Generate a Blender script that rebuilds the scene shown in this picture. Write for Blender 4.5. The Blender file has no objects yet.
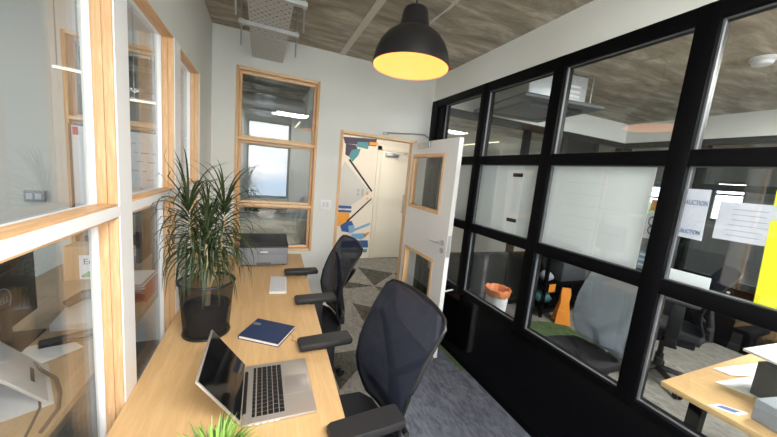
import bpy, bmesh, math, random
from mathutils import Vector, Matrix
random.seed(7)
PI = math.pi
S = 0.94                                   # fit units -> metres, applied to everything at the end
C = bpy.context.scene.collection
sc = bpy.context.scene

# ------------------------------------------------------------------ measured room
W, H, T = 2.227, 2.861, 2.59               # right partition, ceiling, top of partition
Z1, Z2, Z3 = 1.922, 1.31, 0.74             # partition rails
MY = [-0.911, -1.65, -2.383, -3.115, -3.85]
DZ = 0.82                                  # desk top
REAR = -5.0
FARX = 5.78

def srgb(r, g, b):
    f = lambda c: (c/12.92 if c <= .04045 else ((c+.055)/1.055)**2.4)
    return (f(r/255), f(g/255), f(b/255), 1.0)

# ------------------------------------------------------------------ materials
def new_mat(name):
    m = bpy.data.materials.new(name); m.use_nodes = True
    nt = m.node_tree; b = nt.nodes['Principled BSDF']
    return m, nt, b
def mat(name, col, rough=.5, metal=0., spec=.5, var=.06, scale=18., bump=0., bscale=200.):
    m, nt, b = new_mat(name)
    N, L = nt.nodes, nt.links
    tc = N.new('ShaderNodeTexCoord')
    nz = N.new('ShaderNodeTexNoise'); nz.inputs['Scale'].default_value = scale; nz.inputs['Detail'].default_value = 4
    L.new(tc.outputs['Object'], nz.inputs['Vector'])
    mx = N.new('ShaderNodeMixRGB'); mx.blend_type = 'MIX'
    c = srgb(*col)
    mx.inputs[1].default_value = tuple(x*(1-var) for x in c[:3])+(1,)
    mx.inputs[2].default_value = tuple(min(1, x*(1+var)) for x in c[:3])+(1,)
    L.new(nz.outputs['Fac'], mx.inputs[0]); L.new(mx.outputs[0], b.inputs['Base Color'])
    b.inputs['Roughness'].default_value = rough; b.inputs['Metallic'].default_value = metal
    b.inputs['Specular IOR Level'].default_value = spec
    if bump:
        n2 = N.new('ShaderNodeTexNoise'); n2.inputs['Scale'].default_value = bscale; n2.inputs['Detail'].default_value = 3
        L.new(tc.outputs['Object'], n2.inputs['Vector'])
        bp = N.new('ShaderNodeBump'); bp.inputs['Strength'].default_value = bump; bp.inputs['Distance'].default_value = .01
        L.new(n2.outputs['Fac'], bp.inputs['Height']); L.new(bp.outputs[0], b.inputs['Normal'])
    return m
def wood(name, c1, c2, stretch, rough=.45, scale=9., knots=True):
    m, nt, b = new_mat(name); N, L = nt.nodes, nt.links
    tc = N.new('ShaderNodeTexCoord'); mp = N.new('ShaderNodeMapping'); mp.inputs['Scale'].default_value = stretch
    L.new(tc.outputs['Object'], mp.inputs['Vector'])
    nz = N.new('ShaderNodeTexNoise'); nz.inputs['Scale'].default_value = scale; nz.inputs['Detail'].default_value = 6; nz.inputs['Distortion'].default_value = .6
    L.new(mp.outputs[0], nz.inputs['Vector'])
    wv = N.new('ShaderNodeMath'); wv.operation = 'MULTIPLY'; wv.inputs[1].default_value = 14.
    L.new(nz.outputs['Fac'], wv.inputs[0])
    sn = N.new('ShaderNodeMath'); sn.operation = 'SINE'; L.new(wv.outputs[0], sn.inputs[0])
    mr = N.new('ShaderNodeMapRange'); mr.inputs[1].default_value = -1; mr.inputs[2].default_value = 1
    L.new(sn.outputs[0], mr.inputs[0])
    fine = N.new('ShaderNodeTexNoise'); fine.inputs['Scale'].default_value = scale*7; fine.inputs['Detail'].default_value = 3
    L.new(mp.outputs[0], fine.inputs['Vector'])
    ad = N.new('ShaderNodeMath'); ad.operation = 'MULTIPLY'; L.new(mr.outputs[0], ad.inputs[0]); L.new(fine.outputs['Fac'], ad.inputs[1])
    mx = N.new('ShaderNodeMixRGB'); mx.inputs[1].default_value = srgb(*c1); mx.inputs[2].default_value = srgb(*c2)
    L.new(ad.outputs[0], mx.inputs[0]); L.new(mx.outputs[0], b.inputs['Base Color'])
    b.inputs['Roughness'].default_value = rough
    return m
def concrete(name, c1, c2, c3):
    m, nt, b = new_mat(name); N, L = nt.nodes, nt.links
    tc = N.new('ShaderNodeTexCoord'); mp = N.new('ShaderNodeMapping'); mp.inputs['Scale'].default_value = (.55, 2.2, 1)
    mp.inputs['Rotation'].default_value = (0, 0, math.radians(-12))
    L.new(tc.outputs['Object'], mp.inputs['Vector'])
    a = N.new('ShaderNodeTexNoise'); a.inputs['Scale'].default_value = 3.2; a.inputs['Detail'].default_value = 9; a.inputs['Roughness'].default_value = .68; a.inputs['Distortion'].default_value = .5
    L.new(mp.outputs[0], a.inputs['Vector'])
    r = N.new('ShaderNodeValToRGB'); e = r.color_ramp.elements
    e[0].position = .33; e[0].color = srgb(*c1); e[1].position = .68; e[1].color = srgb(*c3)
    x = e.new(.52); x.color = srgb(*c2)
    L.new(a.outputs['Fac'], r.inputs[0]); L.new(r.outputs[0], b.inputs['Base Color'])
    b.inputs['Roughness'].default_value = .85
    bp = N.new('ShaderNodeBump'); bp.inputs['Strength'].default_value = .35; bp.inputs['Distance'].default_value = .02
    L.new(a.outputs['Fac'], bp.inputs['Height']); L.new(bp.outputs[0], b.inputs['Normal'])
    return m
def carpet(name, c1, c2, scale=140.):
    m, nt, b = new_mat(name); N, L = nt.nodes, nt.links
    tc = N.new('ShaderNodeTexCoord')
    a = N.new('ShaderNodeTexNoise'); a.inputs['Scale'].default_value = scale; a.inputs['Detail'].default_value = 2
    mp = N.new('ShaderNodeMapping'); mp.inputs['Scale'].default_value = (1, .4, 1); mp.inputs['Rotation'].default_value = (0, 0, .6)
    L.new(tc.outputs['Object'], mp.inputs['Vector']); L.new(mp.outputs[0], a.inputs['Vector'])
    w = N.new('ShaderNodeTexNoise'); w.inputs['Scale'].default_value = 24; w.inputs['Distortion'].default_value = 1.2; w.inputs['Detail'].default_value = 3
    L.new(mp.outputs[0], w.inputs['Vector'])
    mt = N.new('ShaderNodeMath'); mt.operation = 'MULTIPLY_ADD'; mt.inputs[1].default_value = .75
    L.new(w.outputs['Fac'], mt.inputs[0])
    h = N.new('ShaderNodeMath'); h.operation = 'MULTIPLY'; h.inputs[1].default_value = .25; L.new(a.outputs['Fac'], h.inputs[0]); L.new(h.outputs[0], mt.inputs[2])
    r = N.new('ShaderNodeValToRGB'); e = r.color_ramp.elements
    e[0].position = .36; e[0].color = srgb(*c1); e[1].position = .62; e[1].color = srgb(*c2)
    L.new(mt.outputs[0], r.inputs[0]); L.new(r.outputs[0], b.inputs['Base Color'])
    b.inputs['Roughness'].default_value = .95; b.inputs['Specular IOR Level'].default_value = .15
    bp = N.new('ShaderNodeBump'); bp.inputs['Strength'].default_value = .4; bp.inputs['Distance'].default_value = .004
    L.new(a.outputs['Fac'], bp.inputs['Height']); L.new(bp.outputs[0], b.inputs['Normal'])
    return m
def glass(name, tint=(.97, .98, .975), base=.05, amp=.95, grime=.0):
    m = bpy.data.materials.new(name); m.use_nodes = True; nt = m.node_tree; N, L = nt.nodes, nt.links
    N.clear(); out = N.new('ShaderNodeOutputMaterial')
    tr = N.new('ShaderNodeBsdfTransparent'); tr.inputs[0].default_value = (*tint, 1)
    gl = N.new('ShaderNodeBsdfGlossy'); gl.inputs['Roughness'].default_value = .01
    lw = N.new('ShaderNodeLayerWeight'); lw.inputs['Blend'].default_value = .5
    pw = N.new('ShaderNodeMath'); pw.operation = 'POWER'; pw.inputs[1].default_value = 5; L.new(lw.outputs['Facing'], pw.inputs[0])
    ma = N.new('ShaderNodeMath'); ma.operation = 'MULTIPLY_ADD'; ma.inputs[1].default_value = amp; ma.inputs[2].default_value = base
    L.new(pw.outputs[0], ma.inputs[0])
    mx = N.new('ShaderNodeMixShader'); L.new(ma.outputs[0], mx.inputs[0]); L.new(tr.outputs[0], mx.inputs[1]); L.new(gl.outputs[0], mx.inputs[2])
    L.new(mx.outputs[0], out.inputs[0])
    return m
def see_through(name, col, keep, rough=.7, kind='const', pitch=.01):
    """a woven or wire mesh: opaque threads over open holes"""
    m, nt, b = new_mat(name); N, L = nt.nodes, nt.links
    out = N['Material Output']
    b.inputs['Base Color'].default_value = srgb(*col); b.inputs['Roughness'].default_value = rough
    b.inputs['Specular IOR Level'].default_value = .2
    tr = N.new('ShaderNodeBsdfTransparent'); mx = N.new('ShaderNodeMixShader')
    if kind == 'const':
        tc = N.new('ShaderNodeTexCoord'); w = N.new('ShaderNodeTexNoise'); w.inputs['Scale'].default_value = 900
        L.new(tc.outputs['Object'], w.inputs['Vector'])
        gt = N.new('ShaderNodeMapRange'); gt.inputs[1].default_value = .3; gt.inputs[2].default_value = .7; gt.inputs[3].default_value = keep-.12; gt.inputs[4].default_value = keep+.12
        L.new(w.outputs['Fac'], gt.inputs[0]); L.new(gt.outputs[0], mx.inputs[0])
    L.new(tr.outputs[0], mx.inputs[1]); L.new(b.outputs[0], mx.inputs[2]); L.new(mx.outputs[0], out.inputs[0])
    return m
def perforated(name, col, px, py, r):
    m, nt, b = new_mat(name); N, L = nt.nodes, nt.links; out = N['Material Output']
    b.inputs['Base Color'].default_value = srgb(*col); b.inputs['Metallic'].default_value = .25; b.inputs['Roughness'].default_value = .45
    tc = N.new('ShaderNodeTexCoord'); sp = N.new('ShaderNodeSeparateXYZ'); L.new(tc.outputs['Object'], sp.inputs[0])
    def cell(sock, p, off=None):
        d = N.new('ShaderNodeMath'); d.operation = 'DIVIDE'; d.inputs[1].default_value = p; L.new(sock, d.inputs[0])
        src = d.outputs[0]
        if off is not None:
            a = N.new('ShaderNodeMath'); a.operation = 'ADD'; L.new(src, a.inputs[0]); L.new(off, a.inputs[1]); src = a.outputs[0]
        f = N.new('ShaderNodeMath'); f.operation = 'FRACT'; L.new(src, f.inputs[0])
        s = N.new('ShaderNodeMath'); s.operation = 'SUBTRACT'; s.inputs[1].default_value = .5; L.new(f.outputs[0], s.inputs[0])
        q = N.new('ShaderNodeMath'); q.operation = 'MULTIPLY'; q.inputs[1].default_value = p; L.new(s.outputs[0], q.inputs[0])
        return q.outputs[0], d.outputs[0]
    yv, yd = cell(sp.outputs['Y'], py)
    fl = N.new('ShaderNodeMath'); fl.operation = 'FLOOR'; L.new(yd, fl.inputs[0])
    hf = N.new('ShaderNodeMath'); hf.operation = 'MULTIPLY'; hf.inputs[1].default_value = .5; L.new(fl.outputs[0], hf.inputs[0])
    xv, _ = cell(sp.outputs['X'], px, hf.outputs[0])
    cx = N.new('ShaderNodeCombineXYZ'); L.new(xv, cx.inputs[0]); L.new(yv, cx.inputs[1])
    ln = N.new('ShaderNodeVectorMath'); ln.operation = 'LENGTH'; L.new(cx.outputs[0], ln.inputs[0])
    lt = N.new('ShaderNodeMath'); lt.operation = 'LESS_THAN'; lt.inputs[1].default_value = r; L.new(ln.outputs['Value'], lt.inputs[0])
    tr = N.new('ShaderNodeBsdfTransparent'); mx = N.new('ShaderNodeMixShader')
    L.new(lt.outputs[0], mx.inputs[0]); L.new(b.outputs[0], mx.inputs[1]); L.new(tr.outputs[0], mx.inputs[2]); L.new(mx.outputs[0], out.inputs[0])
    return m
def emit(name, col, st, base=None):
    m, nt, b = new_mat(name)
    b.inputs['Base Color'].default_value = srgb(*(base or col)); b.inputs['Emission Color'].default_value = srgb(*col)
    b.inputs['Emission Strength'].default_value = st
    return m

M = dict(
    wall=mat('white_paint', (224, 225, 219), .75, var=.012, scale=3, bump=.03, bscale=120),
    trimw=mat('white_gloss_paint', (248, 249, 250), .35, var=.01),
    concrete=concrete('board_marked_concrete', (124, 116, 102), (166, 158, 142), (214, 207, 192)),
    joint=mat('plaster_joint', (205, 200, 192), .85, var=.12, scale=40),
    carpet=carpet('grey_carpet', (112, 109, 103), (140, 137, 130)),
    carpetd=carpet('dark_olive_carpet', (58, 57, 50), (88, 87, 78)),
    carpetb=carpet('blue_grey_carpet', (76, 80, 89), (108, 112, 123)),
    carpetg=carpet('green_carpet', (62, 80, 52), (88, 106, 72)),
    black=mat('black_steel', (5, 5, 7), .5, spec=.1, var=.1, scale=6),
    blackpanel=mat('black_gloss_panel', (3, 3, 5), .13, spec=.22, var=.1, scale=2),
    alu=mat('aluminium_bead', (96, 99, 101), .55, metal=.2, var=.05),
    pineZ=wood('pine_vertical', (232, 192, 146), (202, 154, 104), (16, 16, 1.0)),
    pineY=wood('pine_along_wall', (236, 194, 146), (200, 148, 98), (16, 1.0, 16)),
    pineX=wood('pine_across', (242, 212, 172), (222, 180, 134), (1.0, 16, 16)),
    desk=wood('birch_desk', (222, 184, 132), (204, 164, 112), (9, .8, 9), rough=.38, scale=4),
    desk2=wood('oak_desk', (184, 160, 130), (166, 138, 106), (9, .8, 9), rough=.4, scale=4),
    deskedge=wood('desk_edge', (190, 148, 100), (160, 120, 78), (4, 1, 20)),
    glass=glass('window_glass', base=.05, amp=.9),
    glassp=glass('partition_glass', tint=(.95, .97, .965), base=.075, amp=.9),
    door=mat('white_door', (232, 231, 229), .45, var=.012),
    doorw=mat('cream_door', (226, 218, 200), .5, var=.012),
    steel=mat('brushed_steel', (190, 192, 192), .28, metal=.9, var=.06, scale=60),
    galv=mat('galvanised_steel', (190, 193, 193), .4, metal=.35, var=.14, scale=30),
    lampb=mat('black_lamp_enamel', (26, 26, 27), .42, var=.08),
    lampglow=emit('lamp_inside_glow', (255, 155, 79), 2.4, (70, 60, 34)),  # inner dome emits on its own in place of the bulb's light on it
    bulb=emit('warm_bulb', (255, 155, 80), 2.6, (70, 60, 34)),
    tube=emit('led_tube', (255, 240, 212), 1.6),
    plastic=mat('black_plastic', (24, 24, 26), .45, var=.08, scale=50),
    plasticg=mat('grey_plastic', (92, 95, 98), .5, var=.05),
    armpad=mat('soft_arm_pad', (34, 34, 36), .55, var=.1, scale=80),
    seat=mat('black_seat_fabric', (27, 28, 32), .9, var=.2, scale=220, bump=.3, bscale=500),
    mesh=see_through('chair_mesh', (50, 55, 71), .9, rough=.85),
    meshg=see_through('grey_chair_mesh', (180, 186, 192), .985, rough=.85),
    basket=see_through('wire_basket', (36, 36, 37), .58, rough=.5),
    pot=mat('black_pot', (54, 54, 56), .55, var=.08),
    soil=mat('soil', (62, 48, 36), .95, var=.4, scale=90, bump=.8, bscale=80),
    stem=mat('pale_stem', (196, 178, 142), .8, var=.25, scale=60),
    leaf=mat('dark_green_leaf', (46, 61, 30), .45, var=.5, scale=9),
    leafl=mat('fresh_green_leaf', (140, 176, 78), .5, var=.35, scale=30),
    leafd=mat('mid_green_leaf', (86, 124, 56), .5, var=.35, scale=30),
    prgrey=mat('printer_grey', (138, 141, 146), .5, var=.03),
    prdark=mat('printer_charcoal', (58, 60, 62), .5, var=.05),
    white=mat('white_plastic', (232, 233, 235), .4, var=.015),
    paper=mat('white_paper', (238, 239, 242), .8, var=.012),
    sheet=mat('white_film', (226, 228, 230), .6, var=.015, scale=6),
    ink=mat('grey_ink', (150, 156, 165), .8), inkb=mat('blue_ink', (84, 104, 156), .7),
    inkr=mat('red_ink', (188, 128, 130), .7),
    navy=mat('navy_cover', (36, 54, 92), .55, var=.08, scale=40),
    cream=mat('page_edges', (230, 226, 214), .85),
    alum=mat('laptop_aluminium', (186, 178, 170), .38, metal=.55, var=.02),
    screen=mat('dark_glass_screen', (10, 11, 13), .07, spec=.6, var=.02),
    key=mat('black_key', (22, 22, 24), .5),
    orange=mat('orange_plastic', (238, 148, 52), .5, var=.08), bag=mat('orange_bag', (226, 132, 78), .4, var=.2, scale=30),
    yellow=mat('yellow_paper', (246, 240, 40), .75, var=.02),
    red=mat('red_card', (196, 44, 50), .5), blue=mat('blue_plastic', (64, 122, 176), .5),
    kraft=mat('kraft_card', (198, 166, 124), .8, var=.06), green=mat('green_print', (98, 176, 76), .7),
    teal=mat('teal_paint', (86, 142, 150), .7), purple=mat('plum_paint', (74, 66, 84), .7),
    mblue=mat('blue_paint', (54, 92, 152), .7), mlblue=mat('light_blue_paint', (124, 168, 204), .7), mor=mat('orange_paint', (236, 160, 60), .7),
    mwall=mat('mural_cream', (228, 218, 202), .75, var=.02), mgrey=mat('mural_grey', (200, 198, 192), .75, var=.02),
    lilac=mat('lilac_board', (214, 214, 226), .5, var=.02),
    dgrey=mat('dark_grey_case', (62, 64, 68), .6), mgreyp=mat('mid_grey_paint', (128, 132, 136), .6),
    hedge=mat('hedge_green', (84, 104, 62), .9, var=.4, scale=6),
    cord=mat('black_cord', (22, 22, 22), .5),
    perf=perforated('perforated_steel', (206, 208, 206), .042, .03, .0095),
    cable=mat('grey_cable', (88, 84, 82), .5),
)

# ------------------------------------------------------------------ mesh helpers
XF = {}                                    # object -> world matrix (fit units)
def box(bm, x0, x1, y0, y1, z0, z1, mi=0, bev=0., mtx=None):
    vs = [bm.verts.new((x, y, z)) for x in (x0, x1) for y in (y0, y1) for z in (z0, z1)]
    fs = [bm.faces.new([vs[i] for i in q]) for q in ((0,1,3,2),(4,6,7,5),(0,4,5,1),(2,3,7,6),(0,2,6,4),(1,5,7,3))]
    for f in fs: f.material_index = mi
    if bev:
        es = list({e for f in fs for e in f.edges})
        r = bmesh.ops.bevel(bm, geom=es, offset=bev, segments=2, affect='EDGES', profile=.5)
        vs = list({v for f in r['faces'] for v in f.verts} | {v for v in vs if v.is_valid})
        for f in r['faces']: f.material_index = mi
    if mtx is not None:
        for v in vs:
            if v.is_valid: v.co = mtx @ v.co
    return vs
def prism(bm, pts, axis, a, b, mi=0):
    """polygon pts (2-D) pulled along an axis from a to b"""
    def P(u, v, w):
        return {0: (w, u, v), 1: (u, w, v), 2: (u, v, w)}[axis]
    A = [bm.verts.new(P(u, v, a)) for u, v in pts]; B = [bm.verts.new(P(u, v, b)) for u, v in pts]
    n = len(pts); fs = [bm.faces.new(A), bm.faces.new(list(reversed(B)))]
    for i in range(n): fs.append(bm.faces.new((A[i], A[(i+1) % n], B[(i+1) % n], B[i])))
    for f in fs: f.material_index = mi
    bmesh.ops.recalc_face_normals(bm, faces=fs)
def tube(bm, pts, r, seg=10, mi=0, cap=True):
    pts = [Vector(p) for p in pts]; rs = r if isinstance(r, (list, tuple)) else [r]*len(pts)
    rings = []; up = Vector((0, 0, 1))
    for i, p in enumerate(pts):
        d = (pts[min(i+1, len(pts)-1)]-pts[max(i-1, 0)]).normalized()
        a = d.cross(up if abs(d.dot(up)) < .95 else Vector((1, 0, 0))).normalized(); b = d.cross(a)
        rings.append([bm.verts.new(p+rs[i]*(math.cos(2*PI*k/seg)*a+math.sin(2*PI*k/seg)*b)) for k in range(seg)])
    fs = []
    for i in range(len(rings)-1):
        for k in range(seg):
            fs.append(bm.faces.new((rings[i][k], rings[i][(k+1) % seg], rings[i+1][(k+1) % seg], rings[i+1][k])))
    if cap: fs += [bm.faces.new(rings[0]), bm.faces.new(list(reversed(rings[-1])))]
    for f in fs: f.material_index = mi
    bmesh.ops.recalc_face_normals(bm, faces=fs)
def lathe(bm, prof, cx, cy, seg=40, mi=0, close=False):
    rings = []
    for r, z in prof:
        rings.append([bm.verts.new((cx+r*math.cos(2*PI*k/seg), cy+r*math.sin(2*PI*k/seg), z)) for k in range(seg)] if r > 1e-6 else [bm.verts.new((cx, cy, z))])
    fs = []
    prs = list(zip(rings, rings[1:]))
    if close: prs.append((rings[-1], rings[0]))
    for A, B in prs:
        for k in range(seg):
            k2 = (k+1) % seg
            if len(A) == 1 and len(B) == 1: continue
            if len(A) == 1: fs.append(bm.faces.new((A[0], B[k], B[k2])))
            elif len(B) == 1: fs.append(bm.faces.new((A[k], B[0], A[k2])))
            else: fs.append(bm.faces.new((A[k], A[k2], B[k2], B[k])))
    for f in fs: f.material_index = mi
    bmesh.ops.recalc_face_normals(bm, faces=fs)
def BM(): return bmesh.new()
def setp(o, label=None, cat=None, group=None, kind=None):
    if label: o['label'] = label
    if cat: o['category'] = cat
    if group: o['group'] = group
    if kind: o['kind'] = kind
    return o
def obj(name, bm, mats, parent=None, smooth=35, local=False):
    """link bm (written in world coordinates unless local) as ONE mesh object"""
    inv = XF[parent].inverted() if parent is not None and not local else None
    if inv is not None: bmesh.ops.transform(bm, matrix=inv, verts=bm.verts)
    base = None
    if parent is None and bm.verts:
        xs = [v.co for v in bm.verts]
        base = Vector(((min(v.x for v in xs)+max(v.x for v in xs))/2, (min(v.y for v in xs)+max(v.y for v in xs))/2, min(v.z for v in xs)))
        bmesh.ops.translate(bm, vec=-base, verts=bm.verts)
    if smooth:
        a = math.radians(smooth)
        for f in bm.faces: f.smooth = True
        for e in bm.edges:
            if len(e.link_faces) == 2 and e.calc_face_angle(0) > a: e.smooth = False
    me = bpy.data.meshes.new(name); bm.to_mesh(me); bm.free()
    for m in (mats if isinstance(mats, (list, tuple)) else [mats]): me.materials.append(M[m] if isinstance(m, str) else m)
    o = bpy.data.objects.new(name, me); C.objects.link(o)
    if parent is not None: o.parent = parent; XF[o] = XF[parent].copy()
    else: o.location = base; XF[o] = Matrix.Translation(base)
    return o
def thing(name, label, cat, loc, rz=0., group=None):
    o = bpy.data.objects.new(name, None); o.empty_display_size = .1; C.objects.link(o)
    o.location = loc; o.rotation_euler = (0, 0, rz)
    XF[o] = Matrix.Translation(Vector(loc)) @ Matrix.Rotation(rz, 4, 'Z')
    return setp(o, label, cat, group)
def kids(o): return [c for c in bpy.data.objects if c.parent is o]
def dup(root, loc, rz, label, group=None, swap=None):
    def cp(o, parent):
        c = o.copy(); C.objects.link(c)
        if parent is not None: c.parent = parent
        for ch in kids(o): cp(ch, c)
        return c
    r = cp(root, None); r.location = loc; r.rotation_euler = (0, 0, rz); r['label'] = label
    if group: r['group'] = group
    return r
def struct(name, bm, mats, parent=None, smooth=35):
    o = obj(name, bm, mats, parent, smooth)
    if parent is None: o['kind'] = 'structure'
    return o
def text(bm, s, size, mtx, depth=.0006, mi=0):
    cu = bpy.data.curves.new('t', 'FONT'); cu.body = s; cu.size = size; cu.align_x = 'CENTER'; cu.align_y = 'CENTER'; cu.extrude = depth/2
    o = bpy.data.objects.new('t', cu); C.objects.link(o)
    dg = bpy.context.evaluated_depsgraph_get(); me = bpy.data.meshes.new_from_object(o.evaluated_get(dg))
    n0 = len(bm.verts); f0 = len(bm.faces); bm.from_mesh(me); bm.verts.ensure_lookup_table(); bm.faces.ensure_lookup_table()
    for v in bm.verts[n0:]: v.co = mtx @ v.co
    for f in bm.faces[f0:]: f.material_index = mi
    bpy.data.objects.remove(o); bpy.data.curves.remove(cu); bpy.data.meshes.remove(me)
def plane_mtx(origin, right, up):
    r, u = Vector(right).normalized(), Vector(up).normalized(); n = r.cross(u)
    return Matrix.Translation(origin) @ Matrix((r, u, n)).transposed().to_4x4()

# ================================================================== SETTING
# floor with its pattern of dark triangles
bm = BM(); box(bm, -2.8, 9.2, -5.2, 4.7, -.12, 0, 0)
def flat(bm, pts, z, mi):
    f = bm.faces.new([bm.verts.new((x, y, z)) for x, y in pts]); f.material_index = mi
    f.normal_update()
    if f.normal.z < 0: f.normal_flip()
q = .54
tris = [((2.10,1.93),(2.09,.99),(2.64,1.52)), ((1.60,1.30),(2.09,.99),(1.62,.96)), ((1.59,.45),(1.95,.17),(1.58,-.06)),
        ((2.09,.97),(2.38,.82),(2.12,.46)), ((2.64,1.52),(3.15,1.52),(2.64,.98)), ((1.40,1.9),(1.95,1.9),(1.40,2.35)), ((1.05,-.6),(1.55,-.6),(1.05,-1.1)),
        ((1.1,.4),(1.1,.95),(1.55,.95)), ((3.2,.9),(3.7,1.4),(3.7,.9))]
for t in tris: flat(bm, t, .0012, 1)
flat(bm, [(1.30,-.62),(W,-.36),(W,-5),(1.30,-5)], .0016, 2)          # bluish tiles along the partition
flat(bm, [(W-.05,-.35),(W,-.35),(W,-1.15),(W-.05,-1.15)], .0022, 3)          # green strip by the partition
flat(bm, [(3.2,-.36),(4.15,-.62),(4.05,-1.35),(3.0,-1.25)], .0022, 3)       # green tiles past the glass
floor = struct('floor', bm, ['carpet', 'carpetd', 'carpetb', 'carpetg'])
bm = BM(); box(bm, -2.8, 9.2, -5.2, 4.7, H, H+.15); struct('ceiling', bm, 'concrete')
# plaster joints between the ceiling slabs
bm = BM(); box(bm, 1.10, 1.155, -5, 0, H-.006, H); struct('trim_1', bm, 'joint')
bm = BM(); rj = random.Random(5); L_, R_ = [], []
for k in range(60):
    y = -5*k/59; x = 1.552+rj.uniform(-.004, .004); w = rj.uniform(.002, .012)
    L_.append((x-w, y)); R_.append((x+w, y))
prism(bm, L_+list(reversed(R_)), 2, H-.004, H)
struct('trim_2', bm, 'joint')

# left wall with its two rows of internal windows
WY = [(-2.62, -1.96), (-1.855, -1.256), (-1.131, -.584)]
ZU, ZL = (1.535, 2.30), (.64, 1.50)
bm = BM()
TH = .08
box(bm, -TH, 0, REAR, 0, ZU[1], H); box(bm, -TH, 0, REAR, 0, 0, ZL[0])
for a, b in ((REAR, -2.62), (-1.96, -1.855), (-1.256, -1.131), (-.584, 0)): box(bm, -TH, 0, a, b, ZL[0], ZU[1])
for a, b in WY: box(bm, -TH, 0, a, b, ZL[1], ZU[0])
struct('wall_left', bm, 'wall', smooth=0)
bm = BM()                                                                    # white boards on the posts and the rail
for a, b in ((-1.96, -1.855), (-1.256, -1.131), (-.584, -.55)): box(bm, 0, .003, a, b, DZ-.08, ZU[1], 0, .001)
for a, b in WY: box(bm, 0, .0028, a, b, ZL[1], ZU[0], 0, .001)
struct('trim_3', bm, 'trimw', smooth=0)
n = 1
t = .007
for (a, b) in WY:
    for (z0, z1) in (ZU, ZL):
        bm = BM()
        for x0, x1 in ((-.0255, -.001), (-.052, -.0265)):                    # two timber boards deep
            box(bm, x0, x1, a, a+t, z0, z1, 0, .001); box(bm, x0, x1, b-t, b, z0, z1, 0, .0015)
            box(bm, x0, x1, a+t, b-t, z0, z0+t, 1, .0015); box(bm, x0, x1, a+t, b-t, z1-t, z1, 1, .0015)
        w = struct('window_%d' % n, bm, ['pineZ', 'pineY']); n += 1
        bm = BM(); g = .009
        for x0, x1 in ((-.0705, -.0525),):
            box(bm, x0, x1, a, a+g, z0, z1, 0, .002); box(bm, x0, x1, b-g, b, z0, z1, 0, .002)
            box(bm, x0, x1, a+g, b-g, z0, z0+g*.6, 0, .002); box(bm, x0, x1, a+g, b-g, z1-g*.6, z1, 0, .002)
        obj('bead', bm, 'trimw', w)
        bm = BM(); box(bm, -.078, -.072, a+.01, b-.01, z0+.01, z1-.01); obj('pane', bm, 'glass', w, 0)

# back wall: window strips and the doorway
BW = [(-.985, -.235), (.19, .938)]
BZ = (.84, 2.563); DX = (1.172, 2.065); DTOP = 2.135
bm = BM()
D0, D1 = 0., .12
box(bm, -2.7, 2.33, D0, D1, BZ[1], H)
box(bm, -2.7, 1.172, D0, D1, 0, BZ[0])
for a, b in ((-2.7, BW[0][0]), (BW[0][1], BW[1][0]), (BW[1][1], DX[0])): box(bm, a, b, D0, D1, BZ[0], BZ[1])
box(bm, DX[0], DX[1], D0, D1, DTOP, BZ[1]); box(bm, DX[1], 2.33, D0, D1, 0, BZ[1])
struct('wall_back', bm, 'wall', smooth=0)
for k, (a, b) in enumerate(BW):
    bm = BM(); fw = .026
    y0, y1 = -.004, .118
    box(bm, a, a+fw, y0, y1, BZ[0], BZ[1], 0, .002); box(bm, b-fw, b, y0, y1, BZ[0], BZ[1], 0, .002)
    for zz in (BZ[0]+fw/2, 1.31, 1.93, BZ[1]-fw/2): box(bm, a+fw, b-fw, y0, y1, zz-fw/2, zz+fw/2, 1, .002)
    w = struct('window_%d' % n, bm, ['pineZ', 'pineX']); n += 1
    for z0, z1 in ((BZ[0]+fw, 1.31-fw/2), (1.31+fw/2, 1.93-fw/2), (1.93+fw/2, BZ[1]-fw)):
        bm = BM(); h = .022
        box(bm, a+fw, a+fw+h, .06, .085, z0, z1, 0, .002); box(bm, b-fw-h, b-fw, .06, .085, z0, z1, 0, .002)
        box(bm, a+fw+h, b-fw-h, .06, .085, z0, z0+h, 1, .002); box(bm, a+fw+h, b-fw-h, .06, .085, z1-h, z1, 1, .002)
        obj('sash', bm, ['pineZ', 'pineX'], w)
        bm = BM(); box(bm, a+fw, b-fw, .086, .092, z0, z1); obj('pane', bm, 'glassp', w, 0)
# door: lining, architrave and the open leaf
bm = BM(); jw = .03
for x0, x1 in ((DX[0], DX[0]+jw), (DX[1]-jw, DX[1])): box(bm, x0, x1, -.008, .128, 0, DTOP, 0, .002)
box(bm, DX[0]+jw, DX[1]-jw, -.008, .128, DTOP-jw, DTOP, 1, .002)
d = struct('door_1', bm, ['pineZ', 'pineX'])
LX, LY = (2.005, 2.05), (-.925, -.012); LZ = (.012, 2.10)
V = [(-.73, -.07, 1.385, 1.972), (-.735, -.085, .42, .94)]
bm = BM()
ys = [LY[0], V[0][0], V[0][1], LY[1]]
box(bm, *LX, LY[0], V[0][0], *LZ); box(bm, *LX, V[0][1], LY[1], *LZ)
for z0, z1 in ((LZ[0], V[1][2]), (V[1][3], V[0][2]), (V[0][3], LZ[1])): box(bm, *LX, V[0][0], V[0][1], z0, z1)
obj('door_leaf', bm, 'door', d)
for a, b, z0, z1 in V:
    bm = BM(); f = .034; e = .006
    a2 = max(a, V[0][0])
    box(bm, LX[0]-e, LX[1]+e, a2, a2+f, z0, z1, 0, .002); box(bm, LX[0]-e, LX[1]+e, b-f, b, z0, z1, 0, .002)
    box(bm, LX[0]-e, LX[1]+e, a2+f, b-f, z0, z0+f, 1, .002); box(bm, LX[0]-e, LX[1]+e, a2+f, b-f, z1-f, z1, 1, .002)
    fr = obj('vision_panel_frame', bm, ['pineZ', 'pineY'], d)
    bm = BM(); box(bm, 2.024, 2.030, a2+f, b-f, z0+f, z1-f); obj('pane', bm, 'glass', fr, 0)
bm = BM()
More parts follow.
